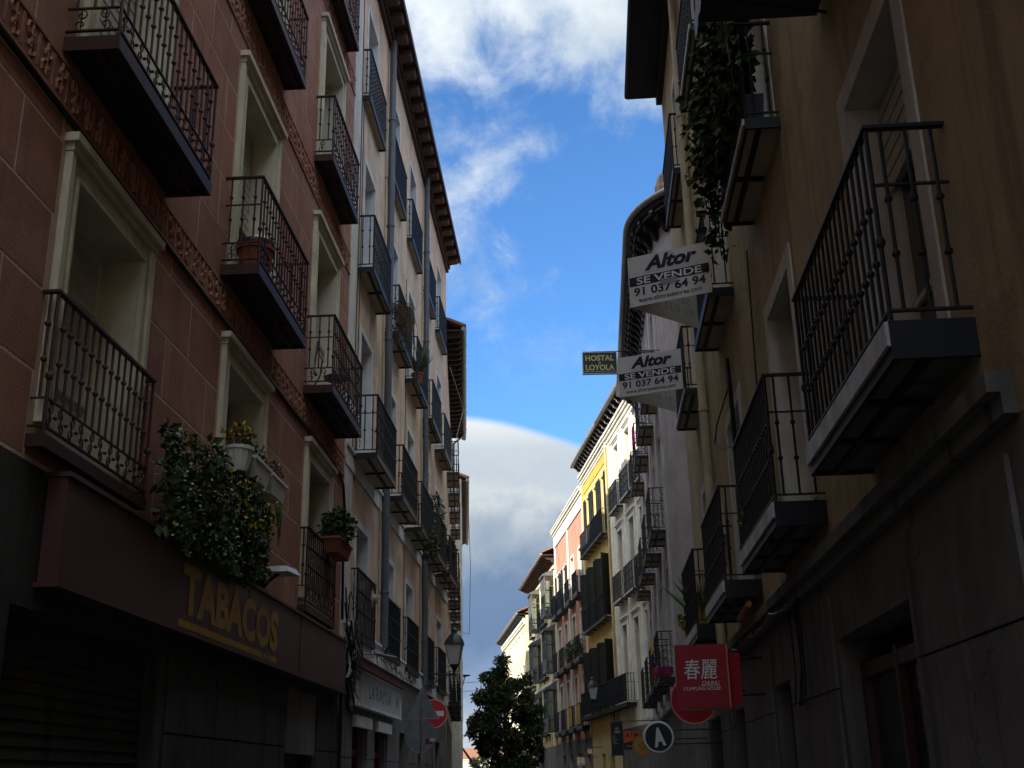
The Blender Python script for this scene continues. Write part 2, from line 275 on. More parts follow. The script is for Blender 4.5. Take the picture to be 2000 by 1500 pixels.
# ------------------------------------------------------------------ wall with openings
def wall_mb(mb,wm,rm,s0,s1,z0,z1,ops,rev=.3,base=None,skip=None):
    """front sheet split round the openings (a,b,c,d), with reveals rev deep"""
    xs=sorted({s0,s1,*[o[0] for o in ops],*[o[1] for o in ops]}); zs=sorted({z0,z1,*[o[2] for o in ops],*[o[3] for o in ops],*([base[0]] if base else [])})
    for i in range(len(xs)-1):
        for j in range(len(zs)-1):
            cx=(xs[i]+xs[i+1])/2; cz=(zs[j]+zs[j+1])/2
            if any(o[0]<cx<o[1] and o[2]<cz<o[3] for o in ops): continue
            mb.use(base[1] if base and cz<base[0] else wm)
            mb.face((xs[i],0,zs[j]),(xs[i],0,zs[j+1]),(xs[i+1],0,zs[j+1]),(xs[i+1],0,zs[j]))
    for o in ops:
        a,b,c,d=o[:4]; mb.use(o[4] if len(o)>4 else rm)
        mb.face((a,0,c),(a,0,d),(a,-rev,d),(a,-rev,c)); mb.face((b,0,c),(b,-rev,c),(b,-rev,d),(b,0,d))
        mb.face((a,0,d),(b,0,d),(b,-rev,d),(a,-rev,d)); mb.face((a,0,c),(a,-rev,c),(b,-rev,c),(b,0,c))
def shell_mb(mb,wm,s0,s1,z0,z1,depth=9,top=True):
    mb.use(wm)
    mb.face((s0,0,z0),(s0,-depth,z0),(s0,-depth,z1),(s0,0,z1)); mb.face((s1,0,z0),(s1,0,z1),(s1,-depth,z1),(s1,-depth,z0))
    mb.face((s0,-depth,z0),(s1,-depth,z0),(s1,-depth,z1),(s0,-depth,z1)); 
    if top: mb.face((s0,0,z1),(s0,-depth,z1),(s1,-depth,z1),(s1,0,z1))
def window(b,sc,z,w,h,sur='greywhite',fm='wframe',rev=.3,sw=.11,sp=.03,blind=0,head=0,shut=0,inner='glass',sidesur=True,panes=True):
    """window in an opening sc+-w/2, z..z+h. frame = part; panes, surround, blind, shutters = sub-parts"""
    o=b.o
    def fmesh():
        m=MB().use(fm); d0,d1=-rev+.01,-rev+.07; t=.055
        m.box(-w/2,w/2,d0,d1,0,t); m.box(-w/2,w/2,d0,d1,h-t,h); m.box(-w/2,-w/2+t,d0,d1,t,h-t); m.box(w/2-t,w/2,d0,d1,t,h-t); m.box(-t*.8,t*.8,d0,d1+.012,t,h-t)
        for k in (-1,1): m.box(min(k*t*.8,k*(w/2-t)),max(k*t*.8,k*(w/2-t)),d0+.005,d1-.005,h*.3,h*.3+.04); m.box(min(k*t*.8,k*(w/2-t)),max(k*t*.8,k*(w/2-t)),d0+.005,d1-.005,h*.72,h*.72+.04)
        return m.mesh('window',o)
    f=b.place('window',cached(('win',w,h,fm,rev,o),fmesh),sc,0,z)
    def pmesh():
        m=MB().use(inner); t=.055; m.box(-(w/2-t-t*.8)/2,(w/2-t-t*.8)/2,-rev+.02,-rev+.035,t,h-t); return m.mesh('pane',o)
    pm=cached(('pane',w,h,rev,o,inner),pmesh); q=(w/2-.055+.044)/2
    if panes:
        for k in (-1,1): child('pane',pm,f,(k*q,0,0))
    else: child('pane',cached(('pane1',w,h,rev,o,inner),lambda:(lambda m:(m.box(-w/2+.05,w/2-.05,-rev+.02,-rev+.035,.05,h-.05),m.mesh('pane',o))[1])(MB().use(inner))),f)
    if sur:
        def smesh():
            m=MB().use(sur); e=.0
            m.box(-w/2-sw,-w/2-e,.002,sp,0,h); m.box(w/2+e,w/2+sw,.002,sp,0,h); m.box(-w/2-sw,w/2+sw,.002,sp,h,h+sw)
            if head:  # stepped moulding
                m.box(-w/2-sw-.035,-w/2-sw+.03,.002,sp+.03,0,h+sw); m.box(w/2+sw-.03,w/2+sw+.035,.002,sp+.03,0,h+sw)
                m.box(-w/2-sw-.045,w/2+sw+.045,.002,sp+.04,h+sw+.002,h+sw+.06); m.box(-w/2-sw-.085,w/2+sw+.085,.002,sp+.085,h+sw+.062,h+sw+.13)
                m.box(-w/2-.035,-w/2-.001,sp,sp+.018,0,h); m.box(w/2+.001,w/2+.035,sp,sp+.018,0,h); m.box(-w/2-.035,w/2+.035,sp,sp+.018,h+.001,h+.036)
            return m.mesh('surround',o)
        child('surround',cached(('sur',w,h,sur,sw,sp,head,o),smesh),f)
    if blind:
        def bmesh_():
            m=MB().use('blind'); n=int(h*blind/.055)
            for k in range(n): z1=h-.01-k*.055; m.box(-w/2+.01,w/2-.01,-rev+.09,-rev+.105+.008*(k%2),z1-.05,z1)
            return m.mesh('blind',o)
        child('blind',cached(('bl',w,h,blind,rev,o),bmesh_),f)
    if shut:
        def shm():
            m=MB().use('shutter'); W=w*.46; t=.05; m.box(t,W-t,.012,.016,.05,h-.05)
            m.box(0,t,0,.04,0,h); m.box(W-t,W,0,.04,0,h)
            for zz in (0,h*.36,h*.70,h-.07): m.box(t,W-t,.0,.04,zz,zz+.07)
            n=int(h/.06)
            for k in range(n):
                z1=.07+k*.06
                if z1<h-.1: m.hexa([(t,.002,z1+.03),(W-t,.002,z1+.03),(t,.03,z1),(W-t,.03,z1),(t,.002,z1+.042),(W-t,.002,z1+.042),(t,.03,z1+.012),(W-t,.03,z1+.012)])
            return m.mesh('shutter',o)
        sm=cached(('sh',w,h,o),shm)
        if shut==1:
            child('shutter',sm,f,(w/2+.03,.05*o,0)); child('shutter',sm,f,(-w-.03,.05*o,0))
        else:  # leaves standing out at right angles
            child('shutter',sm,f,(w/2+.02,.02*o,0),rz=R(48)*o); child('shutter',sm,f,(-w/2-.02,.02*o,0),rz=R(128)*o)
    return f
# ------------------------------------------------------------------ ironwork
def scroll_pts(w,h,turns=1.25,n=14,flip=1):
    """S scroll in the (x,z) plane, fitting w x h, centred"""
    pts=[]
    for k in range(n+1):
        t=k/n; a=turns*2*math.pi*(1-t); r=(.12+.88*(t))*h*.27
        pts.append((math.cos(a+math.pi/2)*r*flip,h*.23+math.sin(a+math.pi/2)*r))
    lo=[(-x,-z) for x,z in reversed(pts)]
    return pts+lo
def baluster_mesh(h,im,o,knobs):
    m=MB().use(im); r=.0105
    prof=[(r,0)]
    for kz in knobs: prof+= [(r,kz-.022),(r*2.1,kz-.008),(r*2.1,kz+.008),(r,kz+.022)]
    prof.append((r,h)); m.lathe(prof,n=6); return m.mesh('baluster',o)
def balcony(b,sc,z,w,pr,h=1.02,im='iron',under='slab',slabm='slab',t=.09,sp=.13,scroll=0,single=True,knobs=(.36,.70),edge=None,style='bar',nocross=1,name='balcony'):
    """slab (part) > underframe, rail, balusters, scrollwork; z = slab underside"""
    o=b.o
    def smesh():
        m=MB().use(slabm); m.box(-w/2+.03,w/2-.03,.0,pr-.03,.035,t-.01)
        m.use(im)
        m.box(-w/2,w/2,pr-.03,pr,0,t); m.box(-w/2,-w/2+.03,.0,pr-.031,0,t); m.box(w/2-.03,w/2,.0,pr-.031,0,t)
        if edge: m.use(edge); m.box(-w/2+.002,w/2-.002,pr+.0005,pr+.02,t*.35,t-.004)
        return m.mesh(name,o)
    s_=b.place(name,cached(('slab',w,pr,t,slabm,im,edge,o),smesh),sc,0,z)
    def umesh():
        m=MB().use(im); m.box(-w/2+.031,w/2-.031,pr*.52,pr*.52+.05,.004,.034)
        for k in range(nocross): 
            x=-w/2+w*(k+1)/(nocross+1); m.box(x-.025,x+.025,.02,pr*.52-.001,.002,.034); m.box(x-.025,x+.025,pr*.52+.051,pr-.031,.002,.034)
        return m.mesh('underframe',o)
    if pr>.22: child('underframe',cached(('und',w,pr,im,o,nocross),umesh),s_)
    zb=t+.05; zt=t+h
    def rmesh():
        m=MB().use(im); x0,x1=-w/2+.015,w/2-.015; y=pr-.02
        for zz,hh,ww in ((zt-.02,.02,.022),(zb,.014,.012))+(((zb+.2,.012,.01),) if scroll else ()):
            m.box(x0-ww,x1+ww,y-ww,y+ww,zz,zz+hh)
            for x in (x0,x1): m.box(x-ww,x+ww,.0,y-ww-.001,zz,zz+hh)
        for x in (x0,x1):
            m.lathe([(.013,0),(.013,h*.36),(.026,h*.38),(.026,h*.40),(.013,h*.42),(.013,h-.03)],(x,y,t),6)
        m.box(x0+.03,x0+.05,.0,y,zt-.33,zt-.318) if pr>.3 else None
        return m.mesh('rail',o)
    child('rail',cached(('rail',w,pr,h,t,im,scroll,o),rmesh),s_)
    nf=max(3,int(round(w/sp))); ns=max(1,int(round(pr/sp/1.1)))
    spots=[(-w/2+.015+(w-.03)*k/nf,pr-.02) for k in range(1,nf)]+[(k*(w/2-.015),pr*(j+.55)/(ns+.25)) for k in (-1,1) for j in range(ns)]
    zl=zb+(.21 if scroll else .01); bl=zt-.02-zl
    if style=='bar':
        bm=cached(('bal',round(bl,3),im,o,knobs),lambda:baluster_mesh(bl,im,o,[k*bl for k in knobs]))
        if single:
            for x,y in spots: child('baluster',bm,s_,(x,y*o,zl))
        else:
            def jm():
                m=MB().use(im); r=.0095
                for x,y in spots:
                    m.box(x-r,x+r,y-r,y+r,zl,zl+bl)
                    for k in knobs: m.box(x-.018,x+.018,y-.018,y+.018,zl+bl*k-.012,zl+bl*k+.012)
                return m.mesh('baluster_row',o)
            child('baluster_row',cached(('balrow',w,pr,h,im,o,sp,scroll),jm),s_,kind='stuff')
    if scroll:
        def scm():
            m=MB().use(im); n=int(w/.17)
            for k in range(n):
                x=-w/2+w*(k+.5)/n
                for f in (1,): m.tube([(x+p[0],pr-.02,zb+.105+p[1]) for p in scroll_pts(.15,.19,1.1,9,1 if k%2 else -1)],.007,3,caps=False)
                m.lathe([(.008,0),(.02,.012),(.008,.024)],(x+.085,pr-.02,zb+.09),5)
            for q in (-1,1):
                for j in range(max(1,int(pr/.2))):
                    y=.11+j*.19
                    if y<pr-.06: m.tube([(q*(w/2-.015),y+p[0],zb+.105+p[1]) for p in scroll_pts(.15,.19,1.1,9,1 if j%2 else -1)],.007,3,caps=False)
            return m.mesh('scrollwork',o)
        child('scrollwork',cached(('scr',w,pr,im,o),scm),s_,kind='stuff')
    if style=='heart':   # full-height pairs of scrolls
        def hm():
            m=MB().use(im); rows=5; rh=(bl)/rows
            for q in (-1,1):
                n=max(2,int(round(pr/.19)))
                for j in range(n):
                    y=pr*(j+.5)/n
                    for r_ in range(rows): m.tube([(q*(w/2-.015),y+p[0]*.95,zl+rh*(r_+.5)+p[1]) for p in scroll_pts(.18,rh*.98,1.2,10,1 if j%2 else -1)],.0085,3,caps=False)
            n=int(w/.19)
            for j in range(n):
                x=-w/2+w*(j+.5)/n
                for r_ in range(rows): m.tube([(x+p[0]*.95,pr-.02,zl+rh*(r_+.5)+p[1]) for p in scroll_pts(.18,rh*.98,1.2,8,1 if j%2 else -1)],.0085,3,caps=False)
            return m.mesh('scrollwork',o)
        child('scrollwork',cached(('heart',w,pr,h,im,o),hm),s_,kind='stuff')
    return s_
def pipe_part(b,name,s,d,z0,z1,r,m,clips=2.6):
    mb=MB().use(m); mb.lathe([(r,z0),(r,z1)],(s,d,0),10)
    z=z0+1
    while z<z1: mb.lathe([(r+.004,z),(r+.014,z+.01),(r+.014,z+.05),(r+.004,z+.06)],(s,d,0),10); mb.box(s-.015,s+.015,0.,d-r,z+.01,z+.04); z+=clips
    return b.part(name,mb,smooth=False)
def cable_obj(name,pts,r,m,label,cat='cable',group=None,sag=0,n=5):
    mb=MB().use(m); P=[]
    for i in range(len(pts)-1):
        a,b=Vector(pts[i]),Vector(pts[i+1])
        for k in range(6):
            t=k/6; p=a.lerp(b,t); p.z-=sag*4*t*(1-t); P.append(p)
    P.append(Vector(pts[-1])); c=P[0].copy(); mb.tube([p-c for p in P],r,n)
    o=bpy.data.objects.new(name,mb.mesh(name)); COL.objects.link(o); o.location=c; return tag(o,label,cat,group)
def roof_part(b,s0,s1,z,over,depth=9,slope=.42,m='tile',tiles=True,end0=True):
    mb=MB().use(m); rise=(depth*.5+over)*slope; t=.07
    mb.hexa([(s0,over,z),(s1,over,z),(s0,-depth*.5,z+rise),(s1,-depth*.5,z+rise),(s0,over,z+t),(s1,over,z+t),(s0,-depth*.5,z+rise+t),(s1,-depth*.5,z+rise+t)])
    mb.hexa([(s0,-depth*.5-.001,z+rise),(s1,-depth*.5-.001,z+rise),(s0,-depth,z),(s1,-depth,z),(s0,-depth*.5-.001,z+rise+t),(s1,-depth*.5-.001,z+rise+t),(s0,-depth,z+t),(s1,-depth,z+t)])
    for q in (s0+.05,s1-.05): mb.prism([(0.,z),(-depth*.5,z+rise),(-depth,z)],0,q-.04,q+.04)
    r=b.part('roof',mb)
    if tiles:
        tm=MB().use(m); n=int((s1-s0)/.21)
        for k in range(n):
            x=s0+(s1-s0)*(k+.5)/n; L=.5+.05*random.random()
            pr=[(x+.085*math.cos(a),z+t+.055*math.sin(a)) for a in [math.pi*j/5 for j in range(6)]]
            lo=[(p[0],over+.05+.03*random.random(),p[1]-.02) for p in pr]; hi=[(p[0],over-L,p[1]+L*slope) for p in pr]
            for j in range(5): tm.face(lo[j],lo[j+1],hi[j+1],hi[j])
            tm.face(*reversed(lo))
        child('eave_tiles',tm.mesh('eave_tiles',b.o,False,b.s0),r,kind='stuff')
    return r
# ================================================================== SETTING: street
def setting():
    def sheet(name,pts,z0,z1,m):
        mb=MB().use(m); mb.prism(pts,2,z0,z1); o=bpy.data.objects.new(name,mb.mesh(name)); COL.objects.link(o); o['kind']='structure'; return o
    sheet('ground',[(-400,-300),(400,-300),(400,900),(-400,900)],-.6,-.02,'pave')
    L=[FL.pt(-40,1.1),FL.pt(34.3,1.1),FL3.pt(12,1.1),FL3.pt(60,1.1)]; Rr=[FF.pt(95,.9),FF.pt(41,.9),FN.pt(38,.9),FN.pt(-40,.9)]
    sheet('road',[(p.x,p.y) for p in L+Rr],-.018,.0,'asphalt')
    for nm,a,b in (('pavement',L,[FL3.pt(60,-.1),FL3.pt(12,-.1),FL.pt(34.3,-.1),FL.pt(-40,-.1)]),('pavement',list(reversed(Rr)),[FF.pt(95,-.1),FF.pt(41,-.1),FN.pt(38,-.1),FN.pt(-40,-.1)])):
        sheet(nm,[(p.x,p.y) for p in a+b],-.018,.12,'pave')
setting()
# ================================================================== LEFT 1: terracotta building
def red_building():
    b=Building('apartment_building','terracotta red building with cream window mouldings above the tobacco shop',FL,-14,18.15)
    cols=[16.2,12.2,8.2,4.2]; W=1.4; rows=[(3.98,5.92),(7.0,9.46),(10.72,13.0),(14.12,16.5)]
    ops=[(c-W/2,c+W/2,r[0],r[1]) for c in cols for r in rows]
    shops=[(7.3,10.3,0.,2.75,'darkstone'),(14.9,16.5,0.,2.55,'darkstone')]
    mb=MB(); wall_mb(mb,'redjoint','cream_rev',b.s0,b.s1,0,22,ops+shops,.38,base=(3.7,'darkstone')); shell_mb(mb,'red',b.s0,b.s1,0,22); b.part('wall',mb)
    for c in cols:
        for j,r in enumerate(rows):
            if c==4.2 and j==0: pass
            window(b,c,r[0],W,r[1]-r[0],'cream_trim','wframe',.38,.16,.03,blind=(.55 if (c==12.2 and j==1) else (.3 if (c,j) in ((16.2,2),(8.2,2)) else (.75 if (c,j)==(8.2,1) else 0))),head=1,inner='curtain' if (c,j) in ((8.2,0),(12.2,2),(16.2,1)) else 'glass')
    # scored stucco blocks, each proud of the pale joint
    bands=[(6.36,6.72),(9.98,10.36),(13.6,13.96),(17.1,17.45)]
    holes=[(c-W/2-.26,c+W/2+.26,r[0]-.12,r[1]+.31) for c in cols for r in rows]+[(-99,99,a,d) for a,d in bands]
    def sub(rects,h):
        out=[]
        for a,b_,c,d in rects:
            if h[1]<=a or h[0]>=b_ or h[3]<=c or h[2]>=d: out.append((a,b_,c,d)); continue
            if a<h[0]: out.append((a,h[0],c,d))
            if b_>h[1]: out.append((h[1],b_,c,d))
            x0,x1=max(a,h[0]),min(b_,h[1])
            if c<h[2]: out.append((x0,x1,c,h[2]))
            if d>h[3]: out.append((x0,x1,h[3],d))
        return out
    zz=3.72; k=0; wallp=b.e
    while zz<17.0:
        hh=.60; s=6.0-(k%2)*.6
        while s<18.1:
            a,d=max(s,5.4),min(s+1.22,18.13); g=.015; rects=[(a+g,d-g,zz+g,zz+hh-g)]
            for h in holes: rects=sub(rects,h)
            rects=[r for r in rects if r[1]-r[0]>.02 and r[3]-r[2]>.02]
            if rects:
                m=MB().use('redblock')
                for r in rects: m.box(r[0],r[1],.0005,.0028,r[2],r[3])
                b.part('stucco_block',m)
            s+=1.22
        zz+=hh; k+=1
    for a,d in bands:   # sgraffito friezes
        m=MB().use('redfrieze'); m.box(5.4,18.13,.001,.008,a,d); m.use('redblock'); m.box(5.4,18.13,.008,.022,a,a+.03); m.box(5.4,18.13,.008,.022,d-.03,d)
        m.use('redblock'); h=d-a-.08; x=5.6
        while x<18.0:
            pts=scroll_pts(.2,h*.95,1.0,8,1 if int(x*10)%2 else -1)
            m.tube([(x+p[0]*1.2,.012,(a+d)/2+p[1]) for p in pts],.016,4,caps=False); m.box(x+.105,x+.135,.008,.018,a+.05,d-.05); x+=.245
        b.part('frieze',m)
    for c in cols[:3]:
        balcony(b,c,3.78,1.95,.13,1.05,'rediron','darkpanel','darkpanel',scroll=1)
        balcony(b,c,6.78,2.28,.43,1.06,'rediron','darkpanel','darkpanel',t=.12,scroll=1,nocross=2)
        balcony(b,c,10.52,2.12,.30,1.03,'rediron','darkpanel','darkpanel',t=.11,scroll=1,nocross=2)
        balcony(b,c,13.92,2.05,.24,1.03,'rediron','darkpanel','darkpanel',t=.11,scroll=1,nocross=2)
    # underside tile grid of the deep balconies
    # ground floor: granite piers, roller shutters
    sh=MB().use('stone')
    z=0.04
    while z<2.5: sh.hexa([(14.92,-.2,z),(16.48,-.2,z),(14.92,-.17,z),(16.48,-.17,z),(14.92,-.2,z+.085),(16.48,-.2,z+.085),(14.92,-.19,z+.085),(16.48,-.19,z+.085)]); z+=.088
    b.part('roller_shutter',sh)
    sh=MB().use('darkstone'); z=.04
    while z<2.7: sh.hexa([(7.32,-.2,z),(10.28,-.2,z),(7.32,-.17,z),(10.28,-.17,z),(7.32,-.2,z+.085),(10.28,-.2,z+.085),(7.32,-.19,z+.085),(10.28,-.19,z+.085)]); z+=.088
    b.part('roller_shutter',sh)
    m=MB().use('stone'); m.box(14.86,16.55,.003,.02,1.98,2.78); b.part('lintel_panel',m,label='pale stained panel over the roller shutter')
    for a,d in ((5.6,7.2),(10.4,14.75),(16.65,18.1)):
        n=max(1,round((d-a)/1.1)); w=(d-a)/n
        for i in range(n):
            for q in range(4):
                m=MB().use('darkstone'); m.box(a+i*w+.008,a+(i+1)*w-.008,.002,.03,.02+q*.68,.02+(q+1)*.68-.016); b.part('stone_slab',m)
    # eave out of view overhead
    m=MB().use('wood'); m.box(b.s0,b.s1,.0,.75,21.7,21.95); b.part('eave',m); roof_part(b,b.s0,b.s1,21.95,.85,tiles=False)
    return b
RED=red_building()
# ================================================================== LEFT 2: cream building
def cream_building():
    b=Building('apartment_building','cream ochre building with grey drainpipes and bracketed brown eave',FL,18.152,34.25)
    cols=[19.93,23.1,26.08,29.2,32.12]; W=1.13; rows=[(3.98,5.82),(7.02,9.41),(10.56,12.92),(14.2,16.42)]
    ops=[(c-W/2,c+W/2,r[0],r[1]) for c in cols for r in rows]; shops=[(a,d,0,2.6,'stone') for a,d in ((19.3,20.6),(21.5,22.9),(24.6,25.9),(27.6,29.2),(30.8,32.6))]
    mb=MB(); wall_mb(mb,'cream','greyrev',b.s0,b.s1,0,17.75,ops+shops,.34,base=(3.72,'stone')); shell_mb(mb,'cream',b.s0,b.s1,0,17.75); b.part('wall',mb)
    for i,c in enumerate(cols):
        for j,r in enumerate(rows):
            window(b,c,r[0],W,r[1]-r[0],'greywhite','wframegrey',.34,.12,.018,blind=[0,.35,0,.5,.2,0,.4][(i*3+j*2)%7])
    for i,c in enumerate(cols):
        sg=i<3
        balcony(b,c,3.86,1.86,.13,1.07,sp=.135,single=sg,knobs=(.33,.66)); balcony(b,c,6.86,2.22,.44,1.05,t=.10,single=sg,edge=None)
        balcony(b,c,10.40,2.05,.30,1.05,t=.10,single=sg); balcony(b,c,14.06,1.95,.15,1.05,t=.10,single=False if i>0 else True,knobs=(.2,.4,.6,.8))
    for s in (21.93,28.2): pipe_part(b,'drainpipe',s,.11,4.02 if s<25 else 3.8,17.5,.075,'pipe')
    for s in (21.72,27.98): pipe_part(b,'drainpipe',s,.03,3.9,15.5,.018,'beigepipe',9)
    m=MB().use('cream_pil'); m.box(18.16,18.86,.002,.014,3.74,17.4); b.part('quoin_strip',m)   # pale pilaster strip at the joint
    for zz,h,d in ((6.62,.30,.035),(3.66,.34,.06)):
        m=MB().use('greywhite'); m.box(18.17,34.24,.016,d,zz,zz+h); m.box(18.17,34.24,.016,d+.035,zz+h+.001,zz+h+.05); b.part('string_course',m)
    # pale panels under the first floor windows, granite facing below
    for a,d in ((18.2,19.25),(20.65,21.45),(22.95,24.55),(25.95,27.55),(29.25,30.75),(32.65,34.2)):
        for q in range(4):
            m=MB().use('stone'); m.box(a+.01,d-.01,.002,.05,.02+q*.66,.02+(q+1)*.66-.014); b.part('stone_slab',m)
    for a,d in ((19.3,20.6),(21.5,22.9)):
        m=MB().use('darkred')
        for x in (a,(a+d)/2-.04,d-.08): m.box(x,x+.08,-.2,-.1,0,2.6)
        for z in (0,1.15,2.05,2.5): m.box(a+.08,d-.08,-.195,-.105,z,z+.1)
        m.use('glass'); m.box(a+.08,d-.08,-.17,-.16,.1,2.5); b.part('shop_door',m)
        m=MB().use('cream_pil'); m.box(a-.1,d+.1,.052,.13,2.48,2.66); b.part('lintel',m)
    for a,d in ((24.6,25.9),(27.6,29.2),(30.8,32.6)):
        m=MB().use('darkstone'); z=.04
        while z<2.5: m.hexa([(a,-.2,z),(d,-.2,z),(a,-.17,z),(d,-.17,z),(a,-.2,z+.085),(d,-.2,z+.085),(a,-.19,z+.085),(d,-.19,z+.085)]); z+=.088
        b.part('roller_shutter',m)
    # eave: cornice moulding, boarded soffit, tapered brackets, fascia
    m=MB().use('wood'); m.box(b.s0,b.s1,.0,.09,17.38,17.5); m.box(b.s0,b.s1,.0,.14,17.5,17.74); m.use('wood2'); m.box(b.s0-.0,b.s1+.1,.0,.46,17.752,17.80); m.use('wood'); m.box(b.s0-.0,b.s1+.1,.461,.49,17.70,17.86); e=b.part('eave',m)
    def bm():
        m=MB().use('wood2'); m.prism([(.14,-.0),(.42,.0),(.42,-.12),(.39,-.16),(.14,-.19)],0,-.17,.17); m.use('wood'); m.box(-.12,.12,.422,.43,-.10,-.03); return m.mesh('eave_bracket',-1)
    bme=cached('creambr',bm); n=23
    for k in range(n): child('eave_bracket',bme,e,((b.s1-b.s0)*(k+.5)/n,0,17.75))
    m=MB().use('wood2')
    for k in range(1,4): m.box(b.s0,b.s1+.09,.14+k*.085,.146+k*.085,17.744,17.752)
    child('soffit_board',m.mesh('soffit_board',-1,False,b.s0),e)
    roof_part(b,b.s0-.1,b.s1+.12,17.87,.47,tiles=False)
    return b
CREAM=cream_building()
# ================================================================== LEFT 3..5: street bends away
def left_far():
    def simple(label,fr,s0,s1,H,wm,off,rows,cols,bal,trim='greywhite',rf='iron'):
        f2=Frame((fr.pt(0,off).x,fr.pt(0,off).y),-5.05,'L'); b=Building('apartment_building',label,f2,s0,s1)
        W=1.05; ops=[(c-W/2,c+W/2,r,r+2.25) for c in cols for r in rows]
        mb=MB(); wall_mb(mb,wm,trim,s0,s1,0,H,ops,.28,base=(3.4,'stone')); shell_mb(mb,wm,s0,s1,0,H); b.part('wall',mb)
        for c in cols:
            for r in rows: window(b,c,r,W,2.25,trim,'wframebrown',.28,.1,.02)
            for r in rows:
                if bal: balcony(b,c,r-.14,1.7,bal,1.03,t=.09,single=False,sp=.13)
        return b
    b=simple('ochre building with deep wooden rafter eave beside the cream building',FL3,.0,12.3,15.35,'cream',0,[3.9,7.3,10.9],[1.6,4.4,7.2,10.2],.38)
    m=MB().use('oldwood'); m.box(0,12.3,.0,.5,15.36,15.40); m.box(-.05,12.35,.46,.5,15.30,15.44); e=b.part('eave',m)
    rb=MB().use('oldwood'); rb.prism([(.0,-.16),(.0,0),(.46,0),(.46,-.06),(.38,-.14)],0,-.055,.055); rm=rb.mesh('rafter',-1)
    for k in range(23): child('rafter',rm,e,(.25+k*.52,0,15.36))
    g=MB().use('zinc'); g.tube([(-.1,.56,15.40),(12.4,.56,15.36)],.075,10); child('gutter',g.mesh('gutter',-1),e); roof_part(b,-.1,12.4,15.48,.58)
    pd=MB().use('zinc'); pd.tube([(11.6,.5,15.25),(11.5,.12,14.9),(11.5,.12,4)],.05,8); b.part('downpipe',pd)
    ct=MB().use('stone')
    simple('narrow pale building projecting beyond the rafter eave',FL3,12.35,15.7,13.6,'white',.42,[3.9,7.2,10.3],[14.0],0)
    b=simple('brown building with slatted eave and railed balconies down the bend',FL3,15.75,30.2,14.35,'cream',.0,[3.9,7.3,10.7],[17.4,20.2,23,25.8,28.6],.24)
    m=MB().use('oldwood'); m.box(15.75,30.2,.0,.62,14.36,14.40); m.box(15.7,30.25,.30,.34,14.28,14.36); e=b.part('eave',m)
    for k in range(28): child('rafter',rm,e,(.2+k*.52,0,14.36))
    g=MB().use('zinc'); g.tube([(15.7,.68,14.42),(30.3,.68,14.38)],.075,10); child('gutter',g.mesh('gutter',-1,False,15.75),e); roof_part(b,15.7,30.3,14.5,.7)
    bb=simple('low ochre house with tiled roof past the brown building',FL3,31,44,7.6,'gallery',-.4,[3.6],[32.5,35.5,38.5,41.5],0); roof_part(bb,30.9,44.1,7.6,.5)
    # far end of the street
    fr=Frame((-60,300),90,'L')
    b=Building('apartment_building','pale far house with red tiled roof closing the end of the street',fr,0,120)
    ops=[(c-.7,c+.7,z,z+1.8) for c in [6+6*k for k in range(18)] for z in (1.2,4.3)]
    # facade looks back down the street: frame street side is the camera side
    mb=MB(); wall_mb(mb,'white','tanrev',0,120,0,6.9,ops,.25); shell_mb(mb,'white',0,120,0,6.9,12); b.part('wall',mb)
    for o_ in ops: window(b,(o_[0]+o_[1])/2,o_[2],1.4,1.8,'whitetrim','wframebrown',.25,.12,.02)
    m=MB().use('gtrim'); m.box(0,120,.0,.4,6.6,6.89); b.part('cornice',m); roof_part(b,-.5,120.5,6.9,.6,12,.4,tiles=False)
left_far()
